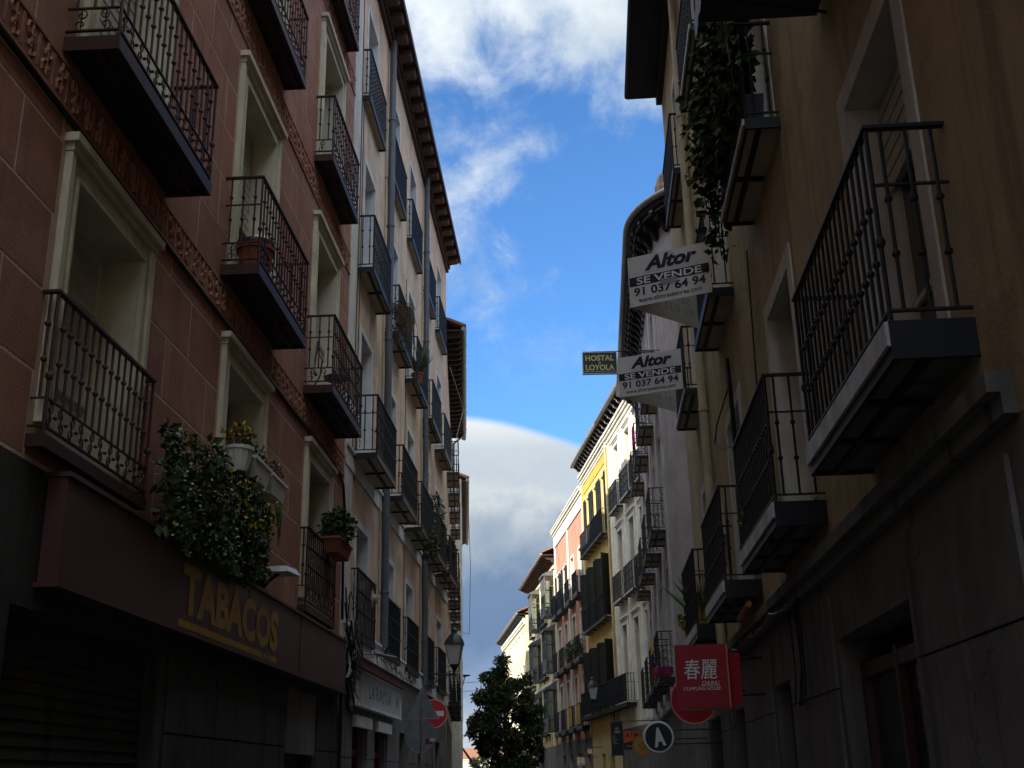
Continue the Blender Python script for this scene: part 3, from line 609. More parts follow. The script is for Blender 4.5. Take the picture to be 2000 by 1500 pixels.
# ================================================================== RIGHT 1: ochre beige building (near)
def beige_building():
    b=Building('apartment_building','ochre beige building with ivy and for sale boards on its balconies',FN,-14,21.3)
    cols=[18.2,14.3,10.4,6.5,2.6]; W=1.3; rows=[(3.80,6.0),(7.46,9.8),(11.36,13.75)]
    ops=[(c-W/2,c+W/2,r[0],r[1]) for c in cols for r in rows]; shops=[(15.6,16.7,0,2.45,'stone'),(11.8,12.9,0,2.5,'stone'),(7.2,9.4,0,2.6,'stone'),(18.6,20.4,0,2.5,'stone')]
    mb=MB(); wall_mb(mb,'beige','beigerev',b.s0,b.s1,0,15.3,ops+shops,.32,base=(3.1,'stone')); shell_mb(mb,'beige',b.s0,b.s1,0,15.3); b.part('wall',mb)
    for c in cols:
        for j,r in enumerate(rows): window(b,c,r[0],W,r[1]-r[0],'beigerev','wframe',.32,.17,.02,blind=[.3,0,.6][(int(c)+j)%3])
    for c in cols[:4]:
        balcony(b,c,3.50,2.3,.42,1.10,t=.2,edge='marble',slabm='slabgrey',nocross=2,knobs=(.30,.60))
        balcony(b,c,7.26,2.0,.33,1.05,t=.11,edge='marble' if c in(10.4,18.2) else None); balcony(b,c,11.16,2.05,.27,1.05,t=.11,edge='marble' if c==14.3 else None)
    pipe_part(b,'drainpipe',17.0,.09,3.3,15.2,.07,'beigepipe')
    m=MB().use('stone'); m.box(5,21.29,.003,.07,3.1,3.2); m.box(5,21.29,.003,.13,3.2,3.3); b.part('string_course',m)
    m=MB().use('greywhite'); m.box(17.2,17.32,.003,.03,3.45,7.1); b.part('quoin_strip',m)
    for a,d in ((15.6,16.7),(11.8,12.9),(7.2,9.4),(18.6,20.4)):
        m=MB().use('darkred' if a in(15.6,) else 'wframebrown')
        for x in (a,(a+d)/2-.04,d-.08): m.box(x,x+.08,-.25,-.15,0,2.44)
        for z in (0,1.2,2.3): m.box(a+.08,d-.08,-.245,-.155,z,z+.1)
        m.use('glass'); m.box(a+.08,d-.08,-.22,-.21,.1,2.35); b.part('shop_door',m)
    for a,d in ((5.2,7.1),(9.5,11.7),(13.0,15.5),(16.8,18.5),(20.5,21.28)):
        n=max(1,round((d-a)/1.2)); w=(d-a)/n
        for i in range(n):
            for q in range(4):
                m=MB().use('stone'); m.box(a+i*w+.008,a+(i+1)*w-.008,.002,.03,.02+q*.74,.02+(q+1)*.74-.014); b.part('stone_slab',m)
    m=MB().use('blackwood'); m.prism([(.0,15.12),(.0,15.5),(.74,15.5),(.78,15.44),(.78,15.34),(.74,15.3),(.12,15.3),(.12,15.12)],0,b.s0,21.32); e=b.part('eave',m)
    m=MB().use('blackwood')
    for k in range(6): m.box(b.s0,21.31,.16+k*.1,.165+k*.1,15.292,15.30)
    child('soffit_board',m.mesh('soffit_board',1,False,b.s0),e)
    roof_part(b,b.s0,21.36,15.5,.74,tiles=False)
    return b
BEIGE=beige_building()
# ================================================================== RIGHT 2: mauve building with rounded corner
def mauve_building():
    b=Building('apartment_building','mauve building with rounded corner and curling iron balconies',FN,24.9,40.9)
    c0=27.35; r=2.4; H=15.0; cols=[28.75,31.85,35.0,38.3]; W=1.0; rows=[(3.95,6.5),(7.45,9.95),(11.05,13.4)]
    ops=[(c-W/2,c+W/2,q[0],q[1]) for c in cols for q in rows]
    mb=MB(); wall_mb(mb,'mauve','mauvetrim',c0,b.s1,0,H,ops,.28,base=(3.3,'stone'))
    arc=lambda rr,n=14:[(c0-rr*math.sin(a),-r+rr*math.cos(a)) for a in [math.pi/2*k/n for k in range(n+1)]]
    A=arc(r); mb.use('mauve')
    for k in range(14): mb.face((*A[k+1],3.3),(*A[k+1],H),(*A[k],H),(*A[k],3.3))
    mb.use('stone')
    for k in range(14): mb.face((*A[k+1],0),(*A[k+1],3.3),(*A[k],3.3),(*A[k],0))
    mb.use('mauve'); x=A[-1][0]; mb.face((x,-11,0),(x,-11,H),(x,-r,H),(x,-r,0)); mb.face((b.s1,0,0),(b.s1,0,H),(b.s1,-11,H),(b.s1,-11,0)); mb.face((x,-11,0),(b.s1,-11,0),(b.s1,-11,H),(x,-11,H))
    b.part('wall',mb)
    for c in cols:
        for q in rows: window(b,c,q[0],W,q[1]-q[0],'mauvetrim','wframe',.28,.15,.03,head=0)
        for q in rows: balcony(b,c,q[0]-.22,1.75,.42,1.06,t=.1,style='heart',knobs=())
    for s,w,d in ((27.45,.10,.03),(27.75,.22,.05),(29.9,.5,.03),(33.2,.6,.03),(36.5,.6,.03)):
        m=MB().use('mauvetrim'); m.box(s,s+w,.002,d,3.41,14.54); b.part('pilaster',m)
    m=MB().use('mauvetrim'); m.box(c0,b.s1,.003,.08,14.55,14.75); b.part('cornice',m); m=MB().use('mauvetrim'); m.box(c0,b.s1,.003,.12,3.2,3.4); b.part('string_course',m)
    # eave following the curve
    path=[(b.s1,0.)]+[(c0+.0,0.)]; 
    def off(k,d):   # outline pushed out by d
        a=math.pi/2*k/14; return (c0-(r+d)*math.sin(a),-r+(r+d)*math.cos(a))
    m=MB().use('blackwood')
    for d0,z0,d1,z1 in ((.0,14.78,.16,14.86),(.16,14.86,.55,14.98),(.55,14.98,.58,15.2)):
        m.face((c0,d0,z0),(b.s1,d0,z0),(b.s1,d1,z1),(c0,d1,z1))
        for k in range(14): m.face((*off(k+1,d0),z0),(*off(k,d0),z0),(*off(k,d1),z1),(*off(k+1,d1),z1))
        q0,q1=off(14,d0),off(14,d1); m.face((q0[0],-11,z0),(*q0,z0),(*q1,z1),(q1[0],-11,z1))
    e=b.part('eave',m)
    g=MB().use('zinc'); P=[(b.s1,.62,15.16),(34,.62,15.16),(c0,.62,15.16)]+[(*off(k,.62),15.16) for k in range(1,15)]+[(off(14,.62)[0],-11,15.16)]
    g.tube(P,.085,10); child('gutter',g.mesh('gutter',1,True,b.s0),e)
    g=MB().use('zinc'); P=[(b.s1,.42,14.93),(c0,.42,14.93)]+[(*off(k,.42),14.93) for k in range(1,15)]; g.tube(P,.022,6); child('moulding',g.mesh('moulding',1,True,b.s0),e)
    def bm():
        m=MB().use('blackwood'); m.prism([(.02,14.98),(.5,14.98),(.5,14.92),(.36,14.86),(.34,14.74),(.2,14.68),(.1,14.52),(.02,14.48)],0,-.07,.07)
        m.use('zinc'); m.box(-.07,.07,.5,.51,14.90,14.98); return m.mesh('eave_bracket')
    bme=bm()
    for k in range(26): b.place('eave_bracket',bme,c0+.2+k*.52,0,0,e)
    for k in range(1,14,2):
        a=math.pi/2*k/14; q=off(k,0); o=child('eave_bracket',bme,e,(q[0]-b.s0,q[1],0),rz=a)
    m=MB().use('tile'); z=15.22
    apex=(34,-5.5,17.6)
    ring=[(b.s1,.6,z),(c0,.6,z)]+[(*off(k,.6),z) for k in range(1,15)]+[(off(14,.6)[0],-11,z),(b.s1,-11,z)]
    for i in range(len(ring)): m.face(ring[i],ring[(i+1)%len(ring)],apex)
    rf=b.part('roof',m)
    for (s,d,sc) in ((26.0,-.35,1.),(25.3,-1.3,.75)):
        m=MB().use('ridgestone'); 
        m.lathe([(.05,-.2),(.24*sc,-.1),(.26*sc,.15*sc),(.22*sc,.38*sc),(.13*sc,.52*sc),(.02,.56*sc)],(s,d,15.45),7)
        for v in range(len(m.v)): x,y,zq=m.v[v]; m.v[v]=(x+random.uniform(-.04,.04)-(zq-15.3)*.25,y+random.uniform(-.04,.04),zq+random.uniform(-.03,.03))
        child('ridge_end',m.mesh('ridge_end',1,False,b.s0),rf)
    return b
MAUVE=mauve_building()
# ================================================================== RIGHT far row
def scroll_eave(b,z,over,n,bmat='zinc',dark='blackwood',name='eave',t=.3,gut='zinc',end=True):
    m=MB().use(dark); m.box(b.s0,b.s1,.0,over,z,z+.05); m.box(b.s0,b.s1,-.05,.03,z-t,z); e=b.part(name,m)
    def bm():
        q=MB().use(dark); q.prism([(.031,-t),(.031,-.001),(over-.04,-.001),(over-.04,-.08),(over*.72,-.12),(over*.6,-t*.55),(over*.34,-t*.62),(over*.2,-t)],0,-.055,.055)
        q.use(bmat)
        pr=[(over*.2,-t),(over*.34,-t*.62),(over*.6,-t*.55),(over*.72,-.12),(over-.04,-.08),(over-.04,-.02)]
        for i in range(len(pr)-1): a,c=pr[i],pr[i+1]; q.face((-.05,a[0]+.004,a[1]-.004),(.05,a[0]+.004,a[1]-.004),(.05,c[0]+.004,c[1]-.004),(-.05,c[0]+.004,c[1]-.004))
        return q.mesh('eave_bracket',b.o)
    me=cached(('seb',over,t,bmat,dark,b.o),bm); L=b.s1-b.s0
    for k in range(n): child('eave_bracket',me,e,(L*(k+.5)/n,0,z))
    g=MB().use(gut); g.tube([(b.s0,over+.05,z+.06),(b.s1,over+.05,z+.06)],.075,9); child('gutter',g.mesh('gutter',b.o,True,b.s0),e)
    roof_part(b,b.s0,b.s1,z+.13,over+.08,tiles=False)
    return e
def far_row():
    # ivory building
    b=Building('apartment_building','ivory white building between the mauve corner and the yellow building',FF,39.6,46.7)
    rows=[(4.3,7.25),(8.3,11.0),(11.95,14.52)]; cols=[44.78,42.42,40.3]; W=.95
    ops=[(c-W/2,c+W/2,q[0],q[1]) for c in cols for q in rows]; mb=MB(); wall_mb(mb,'white','tanrev',b.s0,b.s1,0,15.9,ops,.3,base=(3.4,'stone')); shell_mb(mb,'white',b.s0,b.s1,0,15.9); b.part('wall',mb)
    for c in cols:
        for q in rows: window(b,c,q[0],W,q[1]-q[0],'whitetrim','wframe',.3,.19,.03,head=1,inner='curtain')
        for q in rows[1:]: balcony(b,c,q[0]-.2,1.75,.27,1.04,single=False,sp=.13,edge='marble')
    m=MB().use('ivorycorn')
    for i,(z,d) in enumerate(((14.95,.04),(15.12,.09),(15.3,.16),(15.42,.22))): m.box(b.s0,b.s1,.001,d,z,z+.115)
    b.part('cornice',m)
    for s in (46.35,43.45,41.2):
        m=MB().use('whitetrim'); m.box(s,s+.3,.001,.04,3.6,14.9); b.part('pilaster',m)
    scroll_eave(b,15.98,.42,10,'mauvetrim',t=.42)
    # yellow building
    b=Building('apartment_building','yellow building with black louvred shutters and bracketed gutter',FF,46.71,53.9)
    cols=[52.35,50.3,48.25]; W=1.0; rows=[(4.35,7.05),(8.05,10.62),(11.55,14.16)]
    ops=[(c-W/2,c+W/2,q[0],q[1]) for c in cols for q in rows]; mb=MB(); wall_mb(mb,'yellow','yellow',b.s0,b.s1,0,15.9,ops+[(48.4,49.4,0,2.6),(50.6,51.4,0,2.6)],.25,base=(3.4,'gallery')); shell_mb(mb,'yellow',b.s0,b.s1,0,15.9); b.part('wall',mb)
    for c in cols:
        for q in rows: window(b,c,q[0],W,q[1]-q[0],None,'wframe',.25,shut=1 if q[0]>11 else 2)
        for q in rows[1:]: balcony(b,c,q[0]-.2,1.95,.33,1.05,single=False,sp=.13,edge='slabgrey')
    bl=balcony(b,48.9,4.1,11.2,.38,1.05,single=False,sp=.12,t=.16,slabm='slabgrey',nocross=6)
    m=MB().use('yellowtrim'); m.box(46.72,46.98,.001,.05,3.5,15.0); m.box(53.55,53.89,.001,.05,3.5,15.0); m.box(46.99,53.54,.001,.03,14.55,15.0); b.part('pilaster',m)
    m=MB().use('ivorycorn')
    for z,d in ((15.02,.06),(15.16,.1),(15.3,.18),(15.42,.24)): m.box(b.s0,b.s1,.001,d,z,z+.115)
    b.part('cornice',m); scroll_eave(b,15.98,.44,13,'zinc',t=.42)
    for s in (46.85,): pipe_part(b,'drainpipe',s,.1,3,15.7,.045,'beigepipe')
    # pink building
    b=Building('apartment_building','salmon pink building with pale pilasters and a flat ivory parapet',FF,53.91,64.8)
    cols=[55.45,58.15,60.95,63.5]; W=1.0; rows=[(4.0,6.35),(7.1,9.35),(10.15,12.35)]
    ops=[(c-W/2,c+W/2,q[0],q[1]) for c in cols for q in rows]; sh=[(54.6,56.2,0,2.8),(57.4,58.8,0,2.8),(60.2,61.6,0,2.8),(62.8,64.1,0,2.8)]
    mb=MB(); wall_mb(mb,'pink','tanrev',b.s0,b.s1,0,15.0,ops+sh,.26,base=(3.4,'stone')); shell_mb(mb,'pink',b.s0,b.s1,0,15.0); b.part('wall',mb)
    for i,c in enumerate(cols):
        for j,q in enumerate(rows): window(b,c,q[0],W,q[1]-q[0],'whitetrim','wframegrey',.26,.12,.03,shut=1 if (i>=2 and j==2) else 0)
        for q in rows: balcony(b,c,q[0]-.26,1.65,.36,1.05,single=False,sp=.11,t=.2,slabm='slabgrey',edge='slabgrey')
    for s in (53.93,59.4,64.4):
        m=MB().use('pinktrim'); m.box(s,s+.32,.001,.05,3.5,14.1); b.part('pilaster',m)
    m=MB().use('ivorycorn'); m.box(b.s0,b.s1,.001,.06,14.1,14.75); m.box(b.s0,b.s1,.001,.12,14.76,14.88); m.box(b.s0,b.s1,.001,.2,14.89,15.02); m.box(b.s0,b.s1,-.3,.24,15.03,15.1); b.part('parapet',m)
    # gallery building
    b=Building('apartment_building','straw coloured building with glazed bay windows and scrolled wooden eave',FF,64.81,77.7)
    bays=[66.1,73.0]; cols=[69.2,71.0,75.9]; W=.95; rows=[(4.2,6.5),(7.4,9.6),(10.5,12.6)]
    ops=[(c-W/2,c+W/2,q[0],q[1]) for c in cols+bays for q in rows]; mb=MB(); wall_mb(mb,'gallery','tanrev',b.s0,b.s1,0,13.5,ops,.26,base=(3.4,'stone')); shell_mb(mb,'gallery',b.s0,b.s1,0,13.5); b.part('wall',mb)
    for c in cols:
        for q in rows: window(b,c,q[0],W,q[1]-q[0],'gtrim','wframebrown',.26,.16,.04,head=1); balcony(b,c,q[0]-.2,1.5,.3,1.0,single=False,sp=.12)
    def bay():
        m=MB().use('baygrey'); w,p,h=1.7,.62,2.15
        m.box(-w/2,w/2,0.,p,-.1,.02); m.box(-w/2-.06,w/2+.06,0.,p+.08,h,h+.1); m.prism([(0.,h+.1),(p+.06,h+.1),(0.,h+.4)],0,-w/2-.04,w/2+.04)
        for x in (-w/2,-w/6-.03,w/6-.03,w/2-.06): m.box(x,x+.06,p-.06,p,.02,h)
        for x in (-w/2,w/2-.06): m.box(x,x+.06,.0,.06,.02,h)
        for z in (.55,1.55): m.box(-w/2+.06,w/2-.06,p-.05,p-.01,z,z+.05); m.box(-w/2+.01,-w/2+.05,.06,p-.06,z,z+.05); m.box(w/2-.05,w/2-.01,.06,p-.06,z,z+.05)
        m.box(-w/2+.01,w/2-.01,p-.035,p-.025,.02,.55); return m.mesh('bay_window',1)
    def bglass():
        m=MB().use('clearglass'); m.box(-.79,.79,.575,.585,.6,2.15); m.box(-.83,-.82,.06,.56,.02,2.15); m.box(.82,.83,.06,.56,.02,2.15); return m.mesh('pane',1)
    bm,bg=bay(),bglass()
    for c in bays:
        for q in rows:
            o=b.place('bay_window',bm,c,0,q[0]); child('pane',bg,o); balcony(b,c,q[0]-1.3,2.3,.5,1.1,single=False,sp=.14) if False else None
    for s in (65.0,68.2,72.0,74.8,77.3):
        m=MB().use('gtrim'); m.box(s,s+.3,.001,.06,3.5,13.0); b.part('pilaster',m)
    m=MB().use('gtrim'); m.box(b.s0,b.s1,.001,.1,9.95,10.2); m.box(b.s0,b.s1,.001,.1,6.8,7.0); m.box(b.s0,b.s1,.001,.15,13.0,13.15); b.part('cornice',m)
    scroll_eave(b,13.75,.72,24,'wood2','wood',t=.36)
    # pale lemon building
    f2=Frame((FF.pt(0,.35).x,FF.pt(0,.35).y),-8.2,'R')
    b=Building('apartment_building','pale lemon building with dark bracketed eave behind the tree',f2,78.3,96)
    cols=[79.9+2.3*k for k in range(7)]; rows=[(3.9,6),(6.9,9),(9.6,11.2)]; W=1.0
    ops=[(c-W/2,c+W/2,q[0],q[1]) for c in cols for q in rows]; mb=MB(); wall_mb(mb,'pale','tanrev',b.s0,b.s1,0,12.2,ops,.26,base=(3.4,'stone')); shell_mb(mb,'pale',b.s0,b.s1,0,12.2); b.part('wall',mb)
    for c in cols:
        for q in rows: window(b,c,q[0],W,q[1]-q[0],'whitetrim','wframegrey',.26,.14,.03)
    m=MB().use('ivorycorn'); m.box(b.s0,b.s1,.001,.1,11.6,11.75); m.box(b.s0,b.s1,.001,.16,11.76,12.0); b.part('cornice',m); scroll_eave(b,12.25,.5,34,'zinc',t=.25)
far_row()
# ================================================================== THINGS
def V3(*a): return Vector(a)
def basis(o,u,v):
    u=Vector(u).normalized(); v=Vector(v); v=(v-u*v.dot(u)).normalized(); w=u.cross(v)
    return Matrix(((u.x,v.x,w.x,o[0]),(u.y,v.y,w.y,o[1]),(u.z,v.z,w.z,o[2]),(0,0,0,1)))
def thing(name,label,cat,mw,group=None):
    if isinstance(mw,(tuple,Vector)): mw=Matrix.Translation(Vector(mw))
    return tag(empty(name,mw),label,cat,group)
def kid(name,mb,parent,smooth=False,label=None,kind=None,loc=(0,0,0)): return child(name,mb.mesh(name,1,smooth),parent,loc,label=label,kind=kind)
def letters(key,m,parent,off,name='lettering'):
    mb=MB().use(m); mb.add(*TX[key],off); return kid(name,mb,parent,kind='stuff')
# --- tobacco fascia
def tobacco():
    t=thing('shop_sign','long maroon tobacco shop fascia with gold lettering','sign',basis(FL.pt(7.6,0,2.93),(0,1,0),(0,0,1)))
    for a,d in ((0,3.4),(3.405,7.5),(7.505,10.35)):
        m=MB().use('signbrown'); m.box(a,d,0,.73,.02,.16); kid('fascia_panel',m,t)
    m=MB().use('signbrown'); m.box(-.02,10.37,.731,.765,.0,.19); m.box(-.02,10.37,-.035,-.001,.0,.18); kid('frame',m,t)
    m=MB().use('dark')
    for k in range(22):
        for v in (.04,.69): m.disc((.2+k*.475,v,0),.009,.1605,.164,6)
    kid('rivets',m,t,kind='stuff')
    m=MB().use('cable'); m.tube([(7.2,.73,.17),(7.22,.5,.168),(7.18,.2,.168),(7.2,.02,.168)],.004,4); kid('drip_wire',m,t)
    letters('tabacos','signyellow',t,(11.9-7.6,.37,.164))
    m=MB().use('signyellow'); m.box(2.5,5.35,.02,.085,.161,.164); kid('underline',m,t); m=MB().use('signyellow'); m.box(5.75,6.02,.02,.085,.161,.164); kid('underline',m,t)
    m=MB().use('greyprint'); m.add([(v[0]*.6,v[1]*.9,v[2]) for v in TX['exp'][0]],TX['exp'][1],(5.55,.052,.163)); kid('lettering',m,t,kind='stuff')
    f=thing('floodlight','small pale floodlight on a stalk above the tobacco fascia','lamp',basis(FL.pt(12.95,.12,3.70),(0,1,0),(0,0,1)))
    m=MB().use('potwhite'); m.hexa([(-.3,.16,.1),(.3,.20,.1),(-.3,.16,.38),(.3,.20,.38),(-.26,.23,.12),(.26,.27,.12),(-.26,.23,.34),(.26,.27,.34)]); kid('lamp_head',m,f)
    m=MB().use('dark'); m.tube([(0,0,0),(0,.1,.08),(0,.19,.2)],.02,6); m.box(-.08,.08,-.02,.01,-.04,.06); kid('stalk',m,f)
tobacco()
# --- foliage helpers
def rv(s=1): return Vector((random.gauss(0,s),random.gauss(0,s),random.gauss(0,s)))
def foliage(mb,center_fn,n,L,W,mats,down=0,up=.3):
    for k in range(n):
        c=center_fn(); m=random.choices([x[0] for x in mats],[x[1] for x in mats])[0]; mb.use(m)
        d=rv(); d.z+=up-down; q=random.uniform(.65,1.25); mb.leaf(c,L*q,W*q,d,rv(),.2)
def plant(name,label,cat,base,parts,group=None): 
    t=thing(name,label,cat,base,group)
    for nm,mb,st in parts: kid(nm,mb,t,kind='stuff' if st else None)
    return t
def pot_mb(m,r0,r1,h,n=12,rim=True):
    q=MB().use(m); pr=[(r0,0),(r1,h*.86)]
    if rim: pr+=[(r1*1.1,h*.86),(r1*1.1,h)]
    pr+=[(r1*.93,h),(r1*.9,h*.9)]; q.lathe(pr,n=n); return q
def trough_mb(m,L,w,h):
    q=MB().use(m); k=.8
    q.hexa([(-L/2*k,-w/2*k,0),(L/2*k,-w/2*k,0),(-L/2*k,w/2*k,0),(L/2*k,w/2*k,0),(-L/2,-w/2,h*.85),(L/2,-w/2,h*.85),(-L/2,w/2,h*.85),(L/2,w/2,h*.85)])
    q.box(-L/2-.015,L/2+.015,-w/2-.015,w/2+.015,h*.851,h); return q
def bushy(n,rx,ry,rz,cz,L,W,mats,up=.3,down=0):
    mb=MB()
    def c():
        while 1:
            p=Vector((random.uniform(-1,1),random.uniform(-1,1),random.uniform(-1,1)))
            if .25<p.length<1: return Vector((p.x*rx,p.y*ry,cz+p.z*rz))
    foliage(mb,c,n,L,W,mats,down,up)
    mb.use('dry')
    for k in range(6): a=rv(.4); mb.tube([(0,0,cz-rz),(a.x*rx*.5,a.y*ry*.5,cz),(a.x*rx,a.y*ry,cz+rz*.6)],.006,3)
    return mb
def red_plants():
    o=FL.mw
    g=[('leafc',2),('leafb',3)]
    plant('flower_pot','round white pot clipped on rail above the green trailing wall','pot',FL.mw(11.15,.30,4.62),[('pot',pot_mb('potwhite',.095,.145,.25),0),('flowers',bushy(160,.17,.17,.13,.36,.06,.035,[('leafb',3),('flowery',1.6),('flowerr',.4)]),1)])
    for s,lab in ((11.72,'white trough planter next to the round white pot'),(12.45,'white trough planter at the far end above trailing flowers')):
        plant('trough_planter',lab,'planter',FL.mw(s,.30,4.64),[('trough',trough_mb('potwhite',.64,.22,.22),0),('flowers',bushy(170,.3,.12,.12,.30,.055,.03,[('leafb',4),('leafc',1),('flowerr',.3),('flower',.6)]),1)])
    mb=MB()
    def c():
        s=random.uniform(9.3,12.75); top=4.62-(.12 if s>12.2 else 0); bot=3.60+.35*max(0,(s-11.9))**1.3; z=bot+(top-bot)*random.random()**.9
        edge=min(1,(12.85-s)/.5); dd=.16+random.random()*.28*edge*(.6+.5*math.sin(s*5+z*3)); return FL.pt(s,dd,z)-FL.pt(11,.0,3.6)
    foliage(mb,c,3600,.06,.035,[('leafb',5),('leafc',.8),('leafy',.4)],.35,0); foliage(mb,c,700,.13,.08,[('leafb',4),('leaf',3),('leafc',1)],.5,0)
    for k in range(40):
        p=c(); p.z=min(p.z,.5)+random.random()*.2; q=p+Vector((random.gauss(.03,.03),random.gauss(0,.06),-random.uniform(.15,.4))); mb.use('leafb'); mb.tube([p,p.lerp(q,.5)+Vector((.03,0,0)),q],.004,3)
        for j in range(9): mb.use('leafb'); mb.leaf(p.lerp(q,j/8),random.uniform(.04,.08),.03,rv()+Vector((.3,0,-.6)),rv(),.2)
    def c2():
        p=c(); return p+Vector((.05,0,0))
    fl=MB(); foliage(fl,c2,1000,.034,.028,[('flower',1)],0,0); fl2=MB(); 
    def c3(): 
        s=random.uniform(10.2,12.6); return FL.pt(s,.36+random.random()*.08,random.uniform(4.1,4.6))-FL.pt(11,0,3.6)
    foliage(fl2,c3,160,.05,.04,[('flowery',1),('leafy',1)])
    fr=MB().use('leafc')
    for k in range(9):
        a=-.3+k*.17; p0=FL.pt(11.75,.42,4.35)-FL.pt(11,0,3.6); 
        for j in range(12):
            t=j/12; q=p0+Vector((.10*math.sin(t*3),.55*t*math.cos(a*.6),.26*math.sin(a)*t-.18*t*t)); fr.leaf(q,.1,.03,(.05,.5*math.cos(a),(-1)**j*.8),(1,0,.2))
    plant('hanging_plant','mass of trailing green leaves with white blossom under the white planters','plant',FL.pt(11,0,3.6),[('foliage',mb,1),('blossom',fl,1),('yellow_blossom',fl2,1),('fern_fronds',fr,1)])
    iv=bushy(520,.42,.26,.28,.42,.09,.07,[('leafb',3),('leafc',1),('leaf',2)]); 
    plant('trough_planter','terracotta trough with bushy plant on the low balcony rail','planter',FL.mw(16.55,.26,4.74),[('trough',trough_mb('terracotta',.95,.24,.22),0),('foliage',iv,1)])
    t=plant('flower_pot','large terracotta pot with dark green rim on the red building balcony','pot',FL.mw(11.55,.24,6.9),[('pot',pot_mb('terracotta',.16,.2,.42),0)])
    m=MB().use('greenpot'); m.lathe([(.2,.40),(.225,.42),(.225,.46),(.18,.465)],n=14); kid('rim',m,t)
    m=MB().use('bag'); n=len(m.v); m.lathe([(.04,0),(.13,.03),(.17,.1),(.15,.19),(.08,.24),(.03,.25)],n=9)
    for i in range(len(m.v)): x,y,z=m.v[i]; m.v[i]=(x*random.uniform(.8,1.25)+.05,y*random.uniform(.8,1.2),z+random.uniform(-.03,.03))
    m.use('baggreen'); m.lathe([(.03,.06),(.08,.10),(.03,.14)],(-.13,-.05,0),6)
    o=bpy.data.objects.new('plastic_bag',m.mesh('plastic_bag')); COL.objects.link(o); o.matrix_world=FL.mw(11.78,.22,7.34); tag(o,'crumpled white and green plastic bag in the big terracotta pot','bag')
    # folding table and chair on the next balcony
    t=thing('folding_chair','slatted folding chair on the balcony beside the cream building','chair',FL.mw(15.75,-.22,6.9)) 
    m=MB().use('rediron')
    for x in (-.2,.2): m.tube([(x,-.02,0),(x,-.26,.45),(x,-.3,.85)],.012,5); m.tube([(x,-.34,0),(x,-.05,.45)],.012,5)
    kid('frame',m,t)
    for y,z in ((-.06,.45),(-.13,.45),(-.2,.45)): m=MB().use('woodslat'); m.box(-.2,.2,y-.03,y+.03,z,z+.015); kid('slat',m,t)
    for z in (.66,.76): m=MB().use('woodslat'); m.box(-.2,.2,-.315,-.295,z,z+.06); kid('slat',m,t)
    t=thing('small_table','small dark round table on the red building balcony','table',FL.mw(16.35,.2,6.9)); m=MB().use('rediron'); m.lathe([(.17,.52),(.18,.53),(.18,.56),(.17,.57)],n=16); kid('table_top',m,t); m=MB().use('rediron')
    for k in range(3): a=k*2.1; m.tube([(.12*math.cos(a),.12*math.sin(a),0),(-.05*math.cos(a),-.05*math.sin(a),.52)],.01,5)
    kid('legs',m,t)
red_plants()
